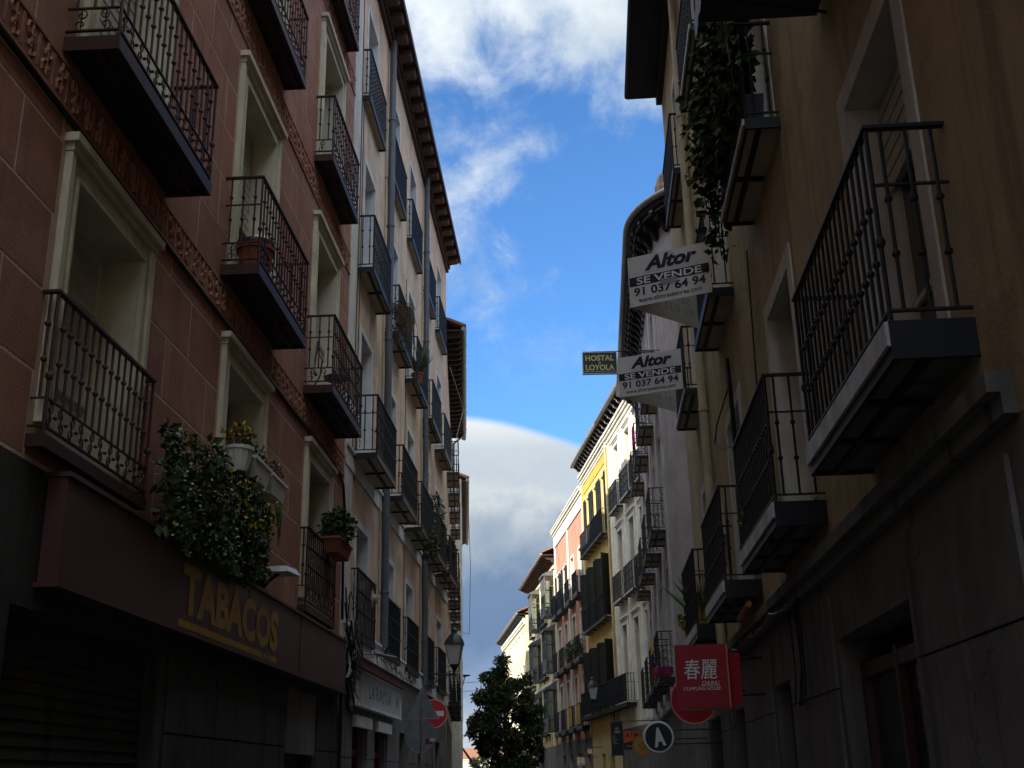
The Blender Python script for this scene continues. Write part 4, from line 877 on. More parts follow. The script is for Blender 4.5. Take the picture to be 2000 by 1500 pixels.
# --- cream building balcony contents
def ac_unit(label,mw):
    t=thing('air_conditioner',label,'air conditioner',mw,'air conditioners on the balconies'); m=MB().use('ac'); m.box(-.13,.13,-.02,.3,.03,.58); m.box(-.12,-.08,0,.28,0,.03); m.box(.08,.12,0,.28,0,.03); kid('casing',m,t)
    for k in range(6): m=MB().use('dark'); m.box(-.134,-.1305,.03,.25,.09+k*.078,.135+k*.078); kid('grille_slot',m,t)
    return t
def cream_things():
    ac_unit('cream air conditioner on the third floor balcony next to the red building',FL.mw(19.12,.0,10.5))
    ac_unit('cream air conditioner on a balcony past the second grey drainpipe',FL.mw(28.35,.0,10.5))
    t=thing('slatted_shelf','pale slatted shelf on the balcony past the first drainpipe','shelf',FL.mw(22.2,.0,10.5))
    for z in (.25,.33,.72,.8): m=MB().use('woodslat'); m.box(-.03,.25,.04,.28,z,z+.03); kid('slat',m,t)
    m=MB().use('woodslat'); 
    for x in (-.02,.22): m.box(x,x+.02,.05,.27,0,.25); m.box(x,x+.02,.05,.08,.28,.72); m.box(x,x+.02,.24,.27,.28,.72)
    kid('frame',m,t)
    t=thing('slatted_bench','stack of pale wooden slats on the balcony above the pale string course','bench',FL.mw(19.05,.0,6.96))
    for k in range(6): m=MB().use('woodslat'); m.box(-.02,.9,.08,.3,.02+k*.055,.055+k*.055); kid('slat',m,t)
    for z in (.42,.52): m=MB().use('woodslat'); m.box(-.02,.9,.06,.1,z,z+.04); kid('slat',m,t)
    mb=MB(); P=FL.pt(20.85,.36,10.35)
    for k in range(70):
        a=Vector((random.uniform(.0,.35),random.uniform(-.35,.25),0)); L=random.uniform(.15,.75); mb.use('dry'); mb.tube([a+Vector((-.1,0,.15)),a+Vector((.05,0,.1)),a+Vector((.07+random.gauss(0,.04),random.gauss(0,.05),-L))],.006,3)
    foliage(mb,lambda:Vector((random.uniform(-.05,.3),random.uniform(-.4,.3),random.uniform(-.55,.25))),220,.07,.03,[('dry',3),('leafg',1)],.5,0)
    plant('dried_plant','withered brown plant hanging from the balcony over the first drainpipe','plant',P,[('stems',mb,1)])
    def spiky(n,L,mats,spread=.6):
        mb=MB()
        for k in range(n):
            a=random.random()*6.28; el=random.uniform(.5,1.3); l=L*random.uniform(.6,1.1); mb.use(random.choice(mats)); p=Vector((0,0,.25)); d=Vector((math.cos(a)*math.cos(el)*spread,math.sin(a)*math.cos(el)*spread,math.sin(el)))
            mb.leaf(p,l,.05,d,(random.gauss(0,1),random.gauss(0,1),.3),.1)
        return mb
    for s,z,lab in ((25.5,10.5,'spiky green pot plant on a cream building balcony'),(29.1,6.96,'tall leafy oleander in a pot on a low cream balcony'),(32.0,6.96,'bushy potted plant on the last cream building balcony')):
        if 'oleander' in lab: f=bushy(620,.42,.28,.75,1.0,.16,.03,[('leaf',2),('leafb',2),('leafg',1)],.7)
        elif 'bushy' in lab: f=bushy(520,.45,.28,.4,.75,.1,.06,[('leaf',2),('leafb',2)])
        else: f=spiky(34,.8,['leafb','leafg'])
        plant('pot_plant',lab,'plant',FL.mw(s,.24,z),[('pot',pot_mb('terracotta',.10,.14,.26),0),('foliage',f,1)])
    mb=bushy(300,.5,.15,.35,.0,.09,.05,[('leaf',2),('dry',1),('leafg',1)],0,.4); plant('trailing_plant','trailing plant spilling over the third balcony above the string course','plant',FL.mw(26.9,.46,6.95),[('foliage',mb,1)])
    t=thing('straw_hat','pale straw hat hung on the window grille','hat',basis(FL.pt(20.15,.18,4.66),(0,1,0),(0,0,1))); m=MB().use('woodslat'); m.lathe([(.02,.09),(.08,.08),(.09,.02),(.16,.0),(.165,.008)],n=14); kid('brim',m,t)
cream_things()
# --- LA RAYUA fascia
def rayua():
    t=thing('shop_sign','grey white bar fascia with thin grey capital letters under the cream building','sign',basis(FL.pt(18.95,0,2.84),(0,1,0),(0,0,1)))
    m=MB().use('rayuabg'); m.box(0,4.95,0,.50,.06,.15); kid('board',m,t)
    m=MB().use('cream_pil'); m.box(-.05,5.0,-.05,-.001,.05,.18); m.box(-.05,5.0,.501,.54,.05,.18); m.box(-.05,-.001,0,.5,.05,.17); m.box(4.951,5.0,0,.5,.05,.17); kid('frame',m,t)
    m=MB().use('darkred'); m.box(-.1,5.05,.545,.60,.0,.24); kid('hood',m,t)
    letters('rayua','rayuatext',t,(2.45,.25,.153))
    m=MB().use('rayuatext')
    for k in range(3): m.ring((.42,.12+k*.1),.025,.034,.153,12)
    m.box(.41,.43,.38,.44,.151,.153); m.tube([(4.45,.25,.153),(4.5,.33,.153),(4.55,.25,.153),(4.5,.17,.153)],.006,4,True); m.tube([(4.4,.25,.153),(4.6,.25,.153)],.006,4); m.tube([(4.5,.13,.153),(4.5,.37,.153)],.006,4); kid('emblem',m,t,kind='stuff')
    t=thing('striplight','thin grey strip lamp on an arm over the bar fascia','lamp',basis(FL.pt(19.6,.1,3.62),(0,1,0),(0,0,1))); m=MB().use('pole'); m.tube([(-.4,.0,.3),(.55,.02,.5)],.03,7); m.tube([(-.2,.03,.0),(-.2,.0,.32)],.015,5); kid('tube',m,t)
rayua()
# --- road signs
def road_signs():
    p=V3(-2.98,25.7,0); t=thing('traffic_sign','round red no entry sign with white bar on a grey post','traffic sign',basis((p.x,p.y,0),(1,.08,0),(0,0,1)))
    m=MB().use('roadred'); m.disc((0,3.0,0),.30,.0,.012,36); kid('disc',m,t); m=MB().use('roadwhite'); m.box(-.22,.22,2.945,3.055,.013,.017); kid('bar',m,t); m=MB().use('roadwhite'); m.ring((0,3.0),.288,.30,.0135,36); kid('border',m,t)
    m=MB().use('pole'); m.tube([(0,0,-.04),(0,3.2,-.04)],.03,8); kid('post',m,t)
    p=V3(-2.82,22.4,0); t=thing('traffic_sign','grey backs of a triangular and a round road sign on one post','traffic sign',basis((p.x,p.y,0),(1,.1,0),(0,0,1)))
    m=MB().use('signback'); c=[(0,3.30),(-.33,2.73),(.33,2.73)]; m.prism(c,2,.0,.012); kid('triangle_plate',m,t)
    m=MB().use('pole'); 
    for i in range(3): a,d=c[i],c[(i+1)%3]; m.tube([(a[0]*.985,a[1]-.004,.012),(d[0]*.985,d[1]+.004,.012)],.009,4)
    kid('rim',m,t)
    m=MB().use('signback'); m.disc((-.02,2.42,0),.30,.0,.012,36); kid('round_plate',m,t); m=MB().use('pole'); m.tube([(-.02+.297*math.cos(a),2.42+.297*math.sin(a),.012) for a in [k*6.2832/32 for k in range(32)]],.008,4,True); kid('rim',m,t)
    m=MB().use('darkred'); m.box(.07,.2,2.27,2.37,.013,.015); m.use('greyprint'); m.box(.15,.25,2.32,2.38,.016,.018); kid('sticker',m,t)
    m=MB().use('pole'); m.tube([(0,0,.045),(0,3.1,.045)],.028,8); kid('post',m,t)
road_signs()
# --- lamps
def lantern(label,root,arm_to,sc=1.,group='wall lanterns'):
    """root = world point of the lantern base centre; arm_to = point on the wall"""
    t=thing('street_lamp',label,'street lamp',root,group); k=sc
    m=MB().use('lampglass'); h=.46*k; a,c=.11*k,.20*k
    m.hexa([(-a,-a,.06*k),(a,-a,.06*k),(-a,a,.06*k),(a,a,.06*k),(-c,-c,.06*k+h),(c,-c,.06*k+h),(-c,c,.06*k+h),(c,c,.06*k+h)]); kid('glass',m,t)
    m=MB().use('lampiron'); z=.06*k+h
    for sx in (-1,1):
        for sy in (-1,1): m.tube([(sx*a,sy*a,.05*k),(sx*c,sy*c,z)],.012*k,4)
    m.box(-c*1.15,c*1.15,-c*1.15,c*1.15,z,z+.03*k)
    kid('frame',m,t)
    m=MB().use('lampiron'); m.lathe([(c*1.25,z+.03*k),(c*1.05,z+.12*k),(c*.72,z+.22*k),(c*.36,z+.28*k),(c*.34,z+.33*k),(c*.45,z+.35*k),(c*.3,z+.39*k),(.02*k,z+.42*k),(.015*k,z+.50*k)],n=8); kid('cap',m,t)
    m=MB().use('lampiron'); m.lathe([(.05*k,-.22*k),(.03*k,-.1*k),(.08*k,-.02*k),(.12*k,.05*k)],n=8)
    v=Vector(arm_to)-Vector(root); e=Vector((v.x,v.y,-.16*k)); m.tube([(0,0,-.16*k),e*.5+Vector((0,0,-.08*k)),e],.018*k,6)
    m.tube([Vector((0,0,-.2*k))*1.0,e*.35+Vector((0,0,-.14*k)),e*.7+Vector((0,0,-.32*k)),e+Vector((0,0,-.5*k))],.014*k,5)
    for q in (.3,.65): 
        cc=e*q+Vector((0,0,-.16*k*(.4+q))); dx=e.normalized(); m.tube([cc+dx*(.07*k*math.cos(x)*(1-x/9))+Vector((0,0,.07*k*math.sin(x)*(1-x/9))) for x in [i*.6 for i in range(12)]],.01*k,4)
    m.box(e.x-.03,e.x+.03,e.y-.03,e.y+.03,-.8*k,-.05*k); kid('bracket',m,t)
    return t
lantern('black wall lantern on a scrolled arm at the cream building',FL.pt(28.3,.82,4.22),FL.pt(28.3,.02,4.22),1.0)
lantern('wall lantern on the yellow building above the long balcony',FF.pt(48.0,.85,4.62),FF.pt(48.0,.02,4.62),1.0)
lantern('small lantern fixed to the low ochre house, beside the tree crown',V3(-5.62,66,4.15),V3(-6.45,66,4.15),.95)
lantern('tiny lantern below the tree crown near the pale lemon building',V3(-3.55,88,1.75),V3(-2.9,88,1.75),.95)
# ================================================================== RIGHT SIDE THINGS
def altor(label1,label2,Lp,Rp,Bp,ztop,h,k=1.):
    """two printed boards meeting in a V at Lp; Rp/Bp where the front and back board meet the railing"""
    for nm,(a,c),lab in (('front',(Lp,Rp),label1),('back',(Bp,Lp),label2)):
        A,C=Vector((*a,ztop)),Vector((*c,ztop)); W=(C-A).length; mid=(A+C)/2-Vector((0,0,h/2))
        t=thing('estate_board',lab,'sign',basis(mid,C-A,(0,0,1)),'for sale boards'); q=W/.98
        m=MB().use('signwhite'); m.box(-W/2,W/2,-h/2,h/2,-.006,0); kid('board',m,t)
        sy=h/.66
        m=MB().use('navy'); m.box(-W/2+.012,W/2-.012,-.065*sy,.055*sy,.001,.0025); kid('band',m,t)
        for key,mt in (('altor','navy'),('ases','greyprint'),('vende','navytext'),('tel','navy'),('www','navy')):
            mb=MB().use(mt); mb.add([(v[0]*q,v[1]*sy,0) for v in TX[key][0]],TX[key][1],(0,0,.0045)); kid('lettering',mb,t,kind='stuff')
        if nm=='back':   # print showing through the thin board
            for key in ('tel','vende'):
                mb=MB().use('greyprint'); mb.add([(v[0]*q,v[1]*sy,0) for v in TX[key][0]],TX[key][1],(0,0,-.0075)); kid('show_through',mb,t,kind='stuff')
        if nm=='front' and k>1:
            m=MB().use('greyprint'); m.box(-.1,.1,-.115,-.035,.006,.007); m.use('navy'); m.add([(v[0],v[1],0) for v in TX['patch'][0]],TX['patch'][1],(0,-.055,.009)); m.add([(v[0],v[1],0) for v in TX['patch2'][0]],TX['patch2'][1],(0,-.095,.009)); kid('sticker',m,t,kind='stuff')
        m=MB().use('dark')
        for x in (-W/2+.03,W/2-.03):
            for z in (-h/2+.03,h/2-.03): m.lathe([(.006,0),(.006,.006)],(x,z,.0),6)
        kid('eyelet',m,t,kind='stuff')
altor('white for sale board with a small sticker over its navy band, nearer the ivy','back board of the for sale pair nearer the ivy, print showing through',(.89,12.98),(1.84,12.58),(1.80,13.75),7.68,.66,2)
altor('white for sale board hung below the hostel sign','back board of the for sale pair below the hostel sign',(.93,17.2),(1.90,16.85),(1.90,18.05),7.92,.66,1)
def hostal():
    t=thing('hostel_sign','dark blue hostel sign with gold capital letters on an iron bracket','sign',basis((1.0,26.6,11.26),(1,.05,0),(0,0,1)))
    m=MB().use('hostalbg'); m.box(-.41,.41,-.27,.27,-.04,.04); kid('board',m,t); m=MB().use('alu')
    m.box(-.43,.43,.271,.285,-.045,.045); m.box(-.43,.43,-.285,-.271,-.045,.045); m.box(-.43,-.411,-.27,.27,-.045,.045); m.box(.411,.43,-.27,.27,-.045,.045); m.box(-.40,.40,-.225,-.217,.041,.044); kid('frame',m,t)
    letters('hostal','hostaltext',t,(0,0,.043)); letters('loyola','hostaltext',t,(0,0,.043)); m=MB().use('hostaltext')
    for k in range(8): a=k*.785; m.face((.012*math.cos(a+.4),.012*math.sin(a+.4),.043),(.04*math.cos(a),.04*math.sin(a),.043),(.012*math.cos(a-.4),.012*math.sin(a-.4),.043))
    m.disc((0,0,0),.016,.041,.044,10); kid('star',m,t,kind='stuff')
    m=MB().use('iron'); m.tube([(-.4,.3,0),(1.5,.32,0)],.013,6); m.tube([(.43,-.1,0),(1.5,.2,0)],.01,5); kid('bracket',m,t)
hostal()
def dumpling():
    t=thing('restaurant_sign','red dumpling restaurant box sign with white lettering','sign',basis((1.47,13.25,2.66),(1,-.06,0),(0,0,1)))
    m=MB().use('redsign'); m.box(-.285,.285,-.345,.345,-.10,.0); kid('front_board',m,t)
    m=MB().use('redside'); m.box(.286,.30,-.345,.345,-.16,.0); m.box(-.25,.30,-.36,-.346,-.3,-.02); kid('edge',m,t)
    m=MB().use('redsign'); m.hexa([(.302,-.34,-.2),(.44,-.30,-.16),(.302,-.34,-.14),(.44,-.30,-.10),(.302,.27,-.2),(.44,.25,-.16),(.302,.27,-.14),(.44,.25,-.10)]); kid('rear_board',m,t)
    letters('cjk','navytext',t,(-.01,.075,.004)); letters('chunli','navytext',t,(.09,-.075,.005)); letters('dump','navytext',t,(-.005,-.135,.004))
    m=MB().use('navytext'); m.face((-.02,-.105,.0045),(.19,-.105,.0045),(.19,-.10,.0045),(-.02,-.10,.0045)); kid('rule',m,t,kind='stuff')
    m=MB().use('iron'); m.tube([(.3,.2,-.2),(.72,.2,-.2)],.015,6); m.tube([(.3,-.2,-.2),(.72,-.2,-.2)],.015,6); kid('bracket',m,t)
    t=thing('round_sign','plain red round sign half hidden behind the dumpling sign','sign',basis((1.56,15.2,2.52),(1,-.1,0),(0,0,1)))
    m=MB().use('redsign'); m.disc((0,0,0),.29,-.1,0,36); kid('disc',m,t); m=MB().use('redside'); m.tube([(.288*math.cos(a),.288*math.sin(a),.0) for a in [k*6.2832/36 for k in range(36)]],.012,5,True); kid('rim',m,t); m=MB().use('iron'); m.tube([(.3,.1,-.05),(.75,.1,-.05)],.015,6); kid('bracket',m,t)
dumpling()
def small_signs():
    t=thing('round_sign','black round sign with white rim and a tilted white letter A','sign',basis((1.29,18.0,2.17),(1,-.02,0),(0,0,1))); m=MB().use('blacksign'); m.disc((0,0,0),.21,-.08,0,40); kid('disc',m,t)
    m=MB().use('navytext'); m.ring((0,0),.2,.222,.006,40); m.tube([(.211*math.cos(a),.211*math.sin(a),-.03) for a in [k*6.2832/40 for k in range(40)]],.022,6,True); kid('rim',m,t)
    mb=MB().use('navytext'); c,s_=math.cos(R(10)),math.sin(R(10)); mb.add([(v[0]*c-v[1]*s_,v[0]*s_+v[1]*c,0) for v in TX['A'][0]],TX['A'][1],(0,0,.007)); kid('lettering',mb,t)
    m=MB().use('iron'); m.tube([(.1,.1,-.04),(.95,.1,-.04)],.012,6); m.tube([(.1,-.1,-.04),(.95,-.1,-.04)],.012,6); kid('bracket',m,t)
    t=thing('round_sign','amber round cafe sign with a dark cup outline','sign',basis((1.20,20.6,2.12),(1,-.02,0),(0,0,1))); m=MB().use('amber'); m.disc((0,0,0),.18,-.06,0,36); kid('disc',m,t); m=MB().use('wframebrown'); m.tube([(.165*math.cos(a),.165*math.sin(a),.003) for a in [k*6.2832/36 for k in range(36)]],.004,4,True); kid('rim',m,t)
    m=MB().use('wframebrown'); m.tube([(-.055,.045,.003),(.055,.045,.003),(.052,-.01,.003),(.03,-.05,.003),(0,-.06,.003),(-.03,-.05,.003),(-.052,-.01,.003)],.005,4,True); m.tube([(.055,.03,.003),(.085,.02,.003),(.08,-.01,.003),(.05,-.02,.003)],.004,4); kid('cup',m,t); m=MB().use('iron'); m.tube([(.1,.1,-.03),(1.1,.1,-.03)],.012,6); kid('bracket',m,t)
    t=thing('exchange_sign','orange and black cash machine sign behind the amber disc','sign',basis((1.30,26.2,2.38),(1,-.02,0),(0,0,1))); m=MB().use('blacksign'); m.box(-.18,.2,-.2,.19,-.05,0); kid('board',m,t); m=MB().use('orange'); m.face((-.175,-.06,.002),(-.175,.185,.002),(.195,.185,.002),(.195,.02,.002)); kid('orange_panel',m,t)
    letters('atm','blacksign',t,(.0,.10,.004)); letters('curr','greyprint',t,(.0,-.13,.004)); m=MB().use('iron'); m.tube([(.2,.1,-.03),(.95,.1,-.03)],.012,6); kid('bracket',m,t)
    t=thing('shop_banner','tall black hanging shop board with pale lettering','sign',basis((1.12,30.0,2.53),(1,-.03,0),(0,0,1))); m=MB().use('blacksign'); m.box(-.15,.15,-.40,.40,-.03,0); kid('board',m,t); letters('arte','greyprint',t,(.0,.24,.003)); letters('games','greyprint',t,(.0,.165,.003)); m=MB().use('greyprint')
    for k,w in enumerate((.06,.07,.12,.07,.12)): m.box(-.11,-.11+w,.06-k*.045,.07-k*.045,.001,.002)
    kid('small_print',m,t,kind='stuff'); m=MB().use('iron'); m.tube([(-.1,.42,-.02),(1.3,.42,-.02)],.012,6); kid('bracket',m,t)
    for i,(p,lab) in enumerate(((V3(.35,53.5,2.35),'small cream square hanging sign with a dark emblem on the pink building'),(V3(.75,52.2,2.72),'tiny cream hanging sign between pink and yellow buildings'))):
        t=thing('hanging_sign',lab,'sign',basis(p,(1,-.1,0),(0,0,1))); m=MB().use('shopwarm'); m.box(-.17,.17,-.16,.16,-.03,0) if i==0 else m.box(-.1,.1,-.11,.11,-.03,0); kid('board',m,t); m=MB().use('wframebrown'); m.ring((0,.06),.04,.052,.003,16); m.box(-.07,.07,-.12,-.09,.001,.003); kid('emblem',m,t,kind='stuff'); m=MB().use('iron'); m.tube([(0,.17,-.015),(.9,.17,-.015)],.012,5); kid('bracket',m,t)
small_signs()
# --- ivy and balcony plants on the ochre building
def ivy():
    mb=MB(); st=MB().use('dry'); O=FN.pt(10.4,.2,7.3)
    def P(s,d,z): return FN.pt(s,d,z)-O
    # from the third floor planter down to the second floor railing and along it, then a long tail
    runs=[]
    for k in range(46):   # curtain over the railing
        q=random.uniform(9.35,11.45); runs.append([P(q,.30,8.9+random.random()*.35),P(q+random.gauss(0,.1),.44,8.45),P(q+random.gauss(.1,.15),.42,7.55+random.random()*.35)])
    for k in range(12): 
        q=random.uniform(11.0,11.5); runs.append([P(q,.36,8.7),P(q+.15,.42,8.1),P(q+.22+random.gauss(0,.1),.38,7.75+random.random()*.45)])
    for k in range(2): runs.append([P(11.4,.36,8.2),P(11.6,.35,7.8),P(11.75+random.gauss(0,.04),.33,7.45),P(11.85,.32,7.12+random.random()*.15)])
    for k in range(10): q=random.uniform(11.1,11.7); runs.append([P(11.2,.34,9.0),P(q,.40,9.0+random.gauss(0,.2)),P(q+.3,.42+random.gauss(0,.05),8.9+random.gauss(0,.25))])
    for r in runs:
        st.tube(r,.006,3)
        for i in range(len(r)-1):
            for j in range(17):
                c=r[i].lerp(r[i+1],random.random())+rv(.075); mb.use(random.choices(['leafb','leaf','leafc'],[5,3,.7])[0])
                d=Vector((-.3+random.gauss(0,.5),random.gauss(0,.5),-.7+random.gauss(0,.4))); q=random.uniform(.6,1.3)*.115; n=Vector((-1,-.4,.3))+rv(.5)
                mb.leaf(c,q,q*.8,d,n,.2); mb.leaf(c,q*.7,q*.45,d+rv(.6),n,.2)
    plant('ivy','dark ivy hanging from the upper balconies of the ochre building','plant',O,[('leaves',mb,1),('stems',st,1)])
    # dark planters carrying it, and a canvas awning above
    for s,z,w,lab in ((10.45,7.4,1.75,'long black planter box on the balcony under the ivy'),):
        t=thing('planter_box',lab,'planter',FN.mw(s,.30,z+.02)); m=MB().use('blacksign'); m.hexa([(-w/2,-.18,0),(w/2,-.18,0),(-w/2,.0,0),(w/2,.0,0),(-w/2-.03,-.2,.3),(w/2+.03,-.2,.3),(-w/2-.03,.02,.3),(w/2+.03,.02,.3)]); kid('box',m,t); kid('foliage',bushy(2600,w/2,.22,.75,1.05,.13,.09,[('leafb',3),('leaf',3)]),t,kind='stuff')
    t=thing('awning','dark flat canvas awning under a balcony of the ochre building beside the ivy','awning',FN.mw(5.5,0,7.12)); m=MB().use('blacksign')
    m.hexa([(-2.4,.02,-.02),(2.05,.02,-.02),(-2.4,.95,-.02),(2.05,.93,-.02),(-2.4,.02,.03),(2.05,.02,.03),(-2.4,.95,.02),(2.05,.93,.02)]); kid('canvas',m,t)
    m=MB().use('blacksign'); n=16
    for k in range(n): x0,x1=-2.4+4.45*k/n,-2.4+4.45*(k+1)/n; m.face((x0,.952,.02),(x1,.952,.02),(x1,.955,-.16),((x0+x1)/2,.956,-.22),(x0,.955,-.16))
    kid('valance',m,t); m=MB().use('iron'); 
    for x in (-2.0,1.7): m=MB().use('iron'); m.tube([(x,.03,-.25),(x,.9,-.05)],.012,5); kid('arm',m,t)
    def agave(n,L,mats):
        mb=MB()
        for k in range(n):
            a=random.random()*6.28; el=random.uniform(.6,1.35); mb.use(random.choice(mats)); mb.leaf((0,0,.3),L*random.uniform(.7,1.1),.09,(math.cos(a)*math.cos(el),math.sin(a)*math.cos(el),math.sin(el)),(random.gauss(0,1),random.gauss(0,1),.2),.1)
        return mb
    plant('pot_plant','spiky agave in a tall pot on the far low balcony of the ochre building','plant',FN.mw(18.9,.2,3.72),[('pot',pot_mb('amber',.12,.17,.62),0),('foliage',agave(26,.85,['leafy','leafg','leafc']),1)])
    plant('pot_plant','small yellow green plant poking through the far low railing','plant',FN.mw(19.15,.34,3.72),[('pot',pot_mb('terracotta',.08,.1,.16),0),('foliage',bushy(120,.18,.18,.14,.28,.09,.06,[('leafy',2),('leafc',1)]),1)])
    plant('pot_plant','small green plant at the foot of the marble edged balcony','plant',FN.mw(11.25,.28,3.72),[('pot',pot_mb('terracotta',.09,.12,.2),0),('foliage',bushy(200,.22,.16,.16,.34,.09,.05,[('leafb',2),('leafy',1)]),1)])
    t=thing('carton','cream paper carton on the middle low balcony','box',FN.mw(15.1,.26,3.72)); m=MB().use('paperbox'); m.box(-.14,.14,-.1,.1,0,.44); m.box(-.145,.145,-.02,.02,.441,.445); kid('box',m,t)
    t=thing('gas_meter','beige meter box with valves on the ochre wall below the drainpipe','meter',FN.mw(16.2,.0,4.3)); m=MB().use('paperbox'); m.box(-.16,.16,.01,.14,.5,.95); kid('box',m,t); m=MB().use('dark')
    for k in range(4): m.lathe([(.03,0),(.03,.05)],(-.05+.05*(k%2),.06,.08+k*.1),7)
    m.tube([(0,.05,-.7),(0,.05,.5)],.015,6); kid('valve',m,t,kind='stuff')
    t=thing('duct','orange plastic duct stub under the first marble balcony','duct',FN.mw(13.4,.2,3.36)); m=MB().use('orangebox'); m.tube([(-.5,.0,.03),(.0,.0,.0),(.45,.0,-.02)],[.035,.045,.035],9); kid('tube',m,t)
ivy()
# --- cables
def tangle(name,label,runs):
    mb=MB(); c=Vector(runs[0][0][0])
    for P,r,m,sag in runs:
        mb.use(m); Q=[]
        for i in range(len(P)-1):
            for k in range(6):
                t=k/6; p=Vector(P[i]).lerp(Vector(P[i+1]),t); p.z-=sag*4*t*(1-t); Q.append(p-c)
        Q.append(Vector(P[-1])-c); mb.tube(Q,r,4)
    o=bpy.data.objects.new(name,mb.mesh(name)); COL.objects.link(o); o.location=c; tag(o,label,'cables'); o['kind']='stuff'
def cables():
    L=lambda s,d,z:FL.pt(s,d,z); N=lambda s,d,z:FN.pt(s,d,z)
    cable_obj('cable',[L(6,.03,6.30),L(11.2,.03,6.32),L(14.2,.03,6.33),L(17.2,.03,6.36),L(18.0,.03,6.2),L(18.18,.03,5.8),L(18.16,.03,4.9),L(18.2,.04,3.8)],.022,'cable','thick black cable along the red frieze and down the joint')
    for s,z0,z1,lb in ((18.75,16.9,6.9,'long thin cable down the pale strip beside the red building'),(18.98,14,6.5,'thin cable beside the window reveals nearest the red building'),(22.3,9.4,4.2,'thin cable just past the first grey drainpipe'),(25.0,13,6.9,'thin cable between third floor and string course midway on the cream facade'),(25.1,6.6,4,'thin cable below the string course midway on the cream facade')): cable_obj('cable',[L(s,.025,z0),L(s+.05,.025,(z0+z1)/2),L(s-.02,.025,z1)],.008,'cable',lb,'cable','thin cables on the cream facade')
    rr=[]
    for k in range(26):
        q=random.uniform(18.0,19.0); z=random.uniform(3.0,4.0); rr.append(([L(q+random.gauss(0,.25),.06+random.random()*.15,z+random.gauss(0,.35)) for _ in range(4)],random.choice([.006,.009,.014]),random.choice(['cable','cable','greycable']),.05))
    for k in range(7): rr.append(([L(18.15+random.gauss(0,.08),.05,3.4),L(18.2+random.gauss(0,.1),.06,2.6),L(18.2+random.gauss(0,.12),.05,1.4)],.008,'cable',0))
    tangle('cable_tangle','tangled cables bunched at the end of the tobacco fascia',rr)
    tangle('cable_tangle','loose cables lying along the ledge above the bar fascia',[([L(q0+.5*i+random.gauss(0,.1),.1+random.random()*.1,3.76+random.gauss(0,.06)) for i in range(4)],.008,random.choice(['cable','greycable']),.06) for q0 in [random.uniform(20,25) for _ in range(12)]])
    cable_obj('cable',[N(11.9,.02,7.2),N(12.1,.02,5.6),N(12.2,.02,4.3)],.01,'cable','thin dark cable down the ochre wall')
    cable_obj('cable',[N(14.1,.05,6.7),N(13.95,.06,6.3),N(14.0,.05,5.6),N(14.05,.05,4.6)],.03,'cable','thick cable bundle on the ochre wall by the window')
    cable_obj('cable',[N(14.1,.05,6.35),N(15.2,.12,6.15),N(15.6,.12,6.0)],.012,'cable','looped cable arm above the low window'); cable_obj('cable',[N(15.6,.12,6.0),N(15.0,.1,5.75),N(14.0,.05,5.5)],.012,'cable','looped cable arm below its twin')
    rr=[]
    for k in range(9):
        q=random.uniform(8,15); zz=3.10+random.gauss(0,.05); rr.append(([N(q+.9*i,.09+random.random()*.06,zz+random.gauss(0,.02)) for i in range(5)],random.choice([.008,.012]),random.choice(['cable','cable','greycable']),.035))
    for k in range(4):
        q=random.uniform(10.3,11.3); rr.append(([N(q,.08,3.1),N(q+random.gauss(0,.06),.08,2.5),N(q+.15,.07,2.15+random.random()*.2),N(q+.4,.05,2.2)],.007,'cable',0))
    tangle('cable_tangle','cables strung along and looping under the ochre building ledge',rr)
    cable_obj('cable',[FL3.pt(31,.3,9.5),FL3.pt(24,.75,8.6),FL3.pt(16,.8,10.5),FL3.pt(15,.7,13.9)],.012,'cable','thin wire hanging free from the brown building eave')
    cable_obj('cable',[FL.pt(34.0,.15,14.0),FL3.pt(.6,.55,12.9),FL3.pt(.3,.3,11.8)],.012,'greycable','pale looping wire by the rafter eave')
    m=MB().use('pole')
    t=thing('aerial','small grey television aerial on the brown building','aerial',V3(-4.7,57.0,5.9)); m.tube([(-.5,0,.2),(.45,0,.25)],.012,5); m.tube([(-.5,0,-.2),(.45,0,-.15)],.012,5); m.tube([(.4,0,-.45),(.4,0,.5)],.016,5); m.tube([(.1,-.2,.0),(.1,.2,.0)],.01,4); kid('elements',m,t,kind='stuff')
cables()
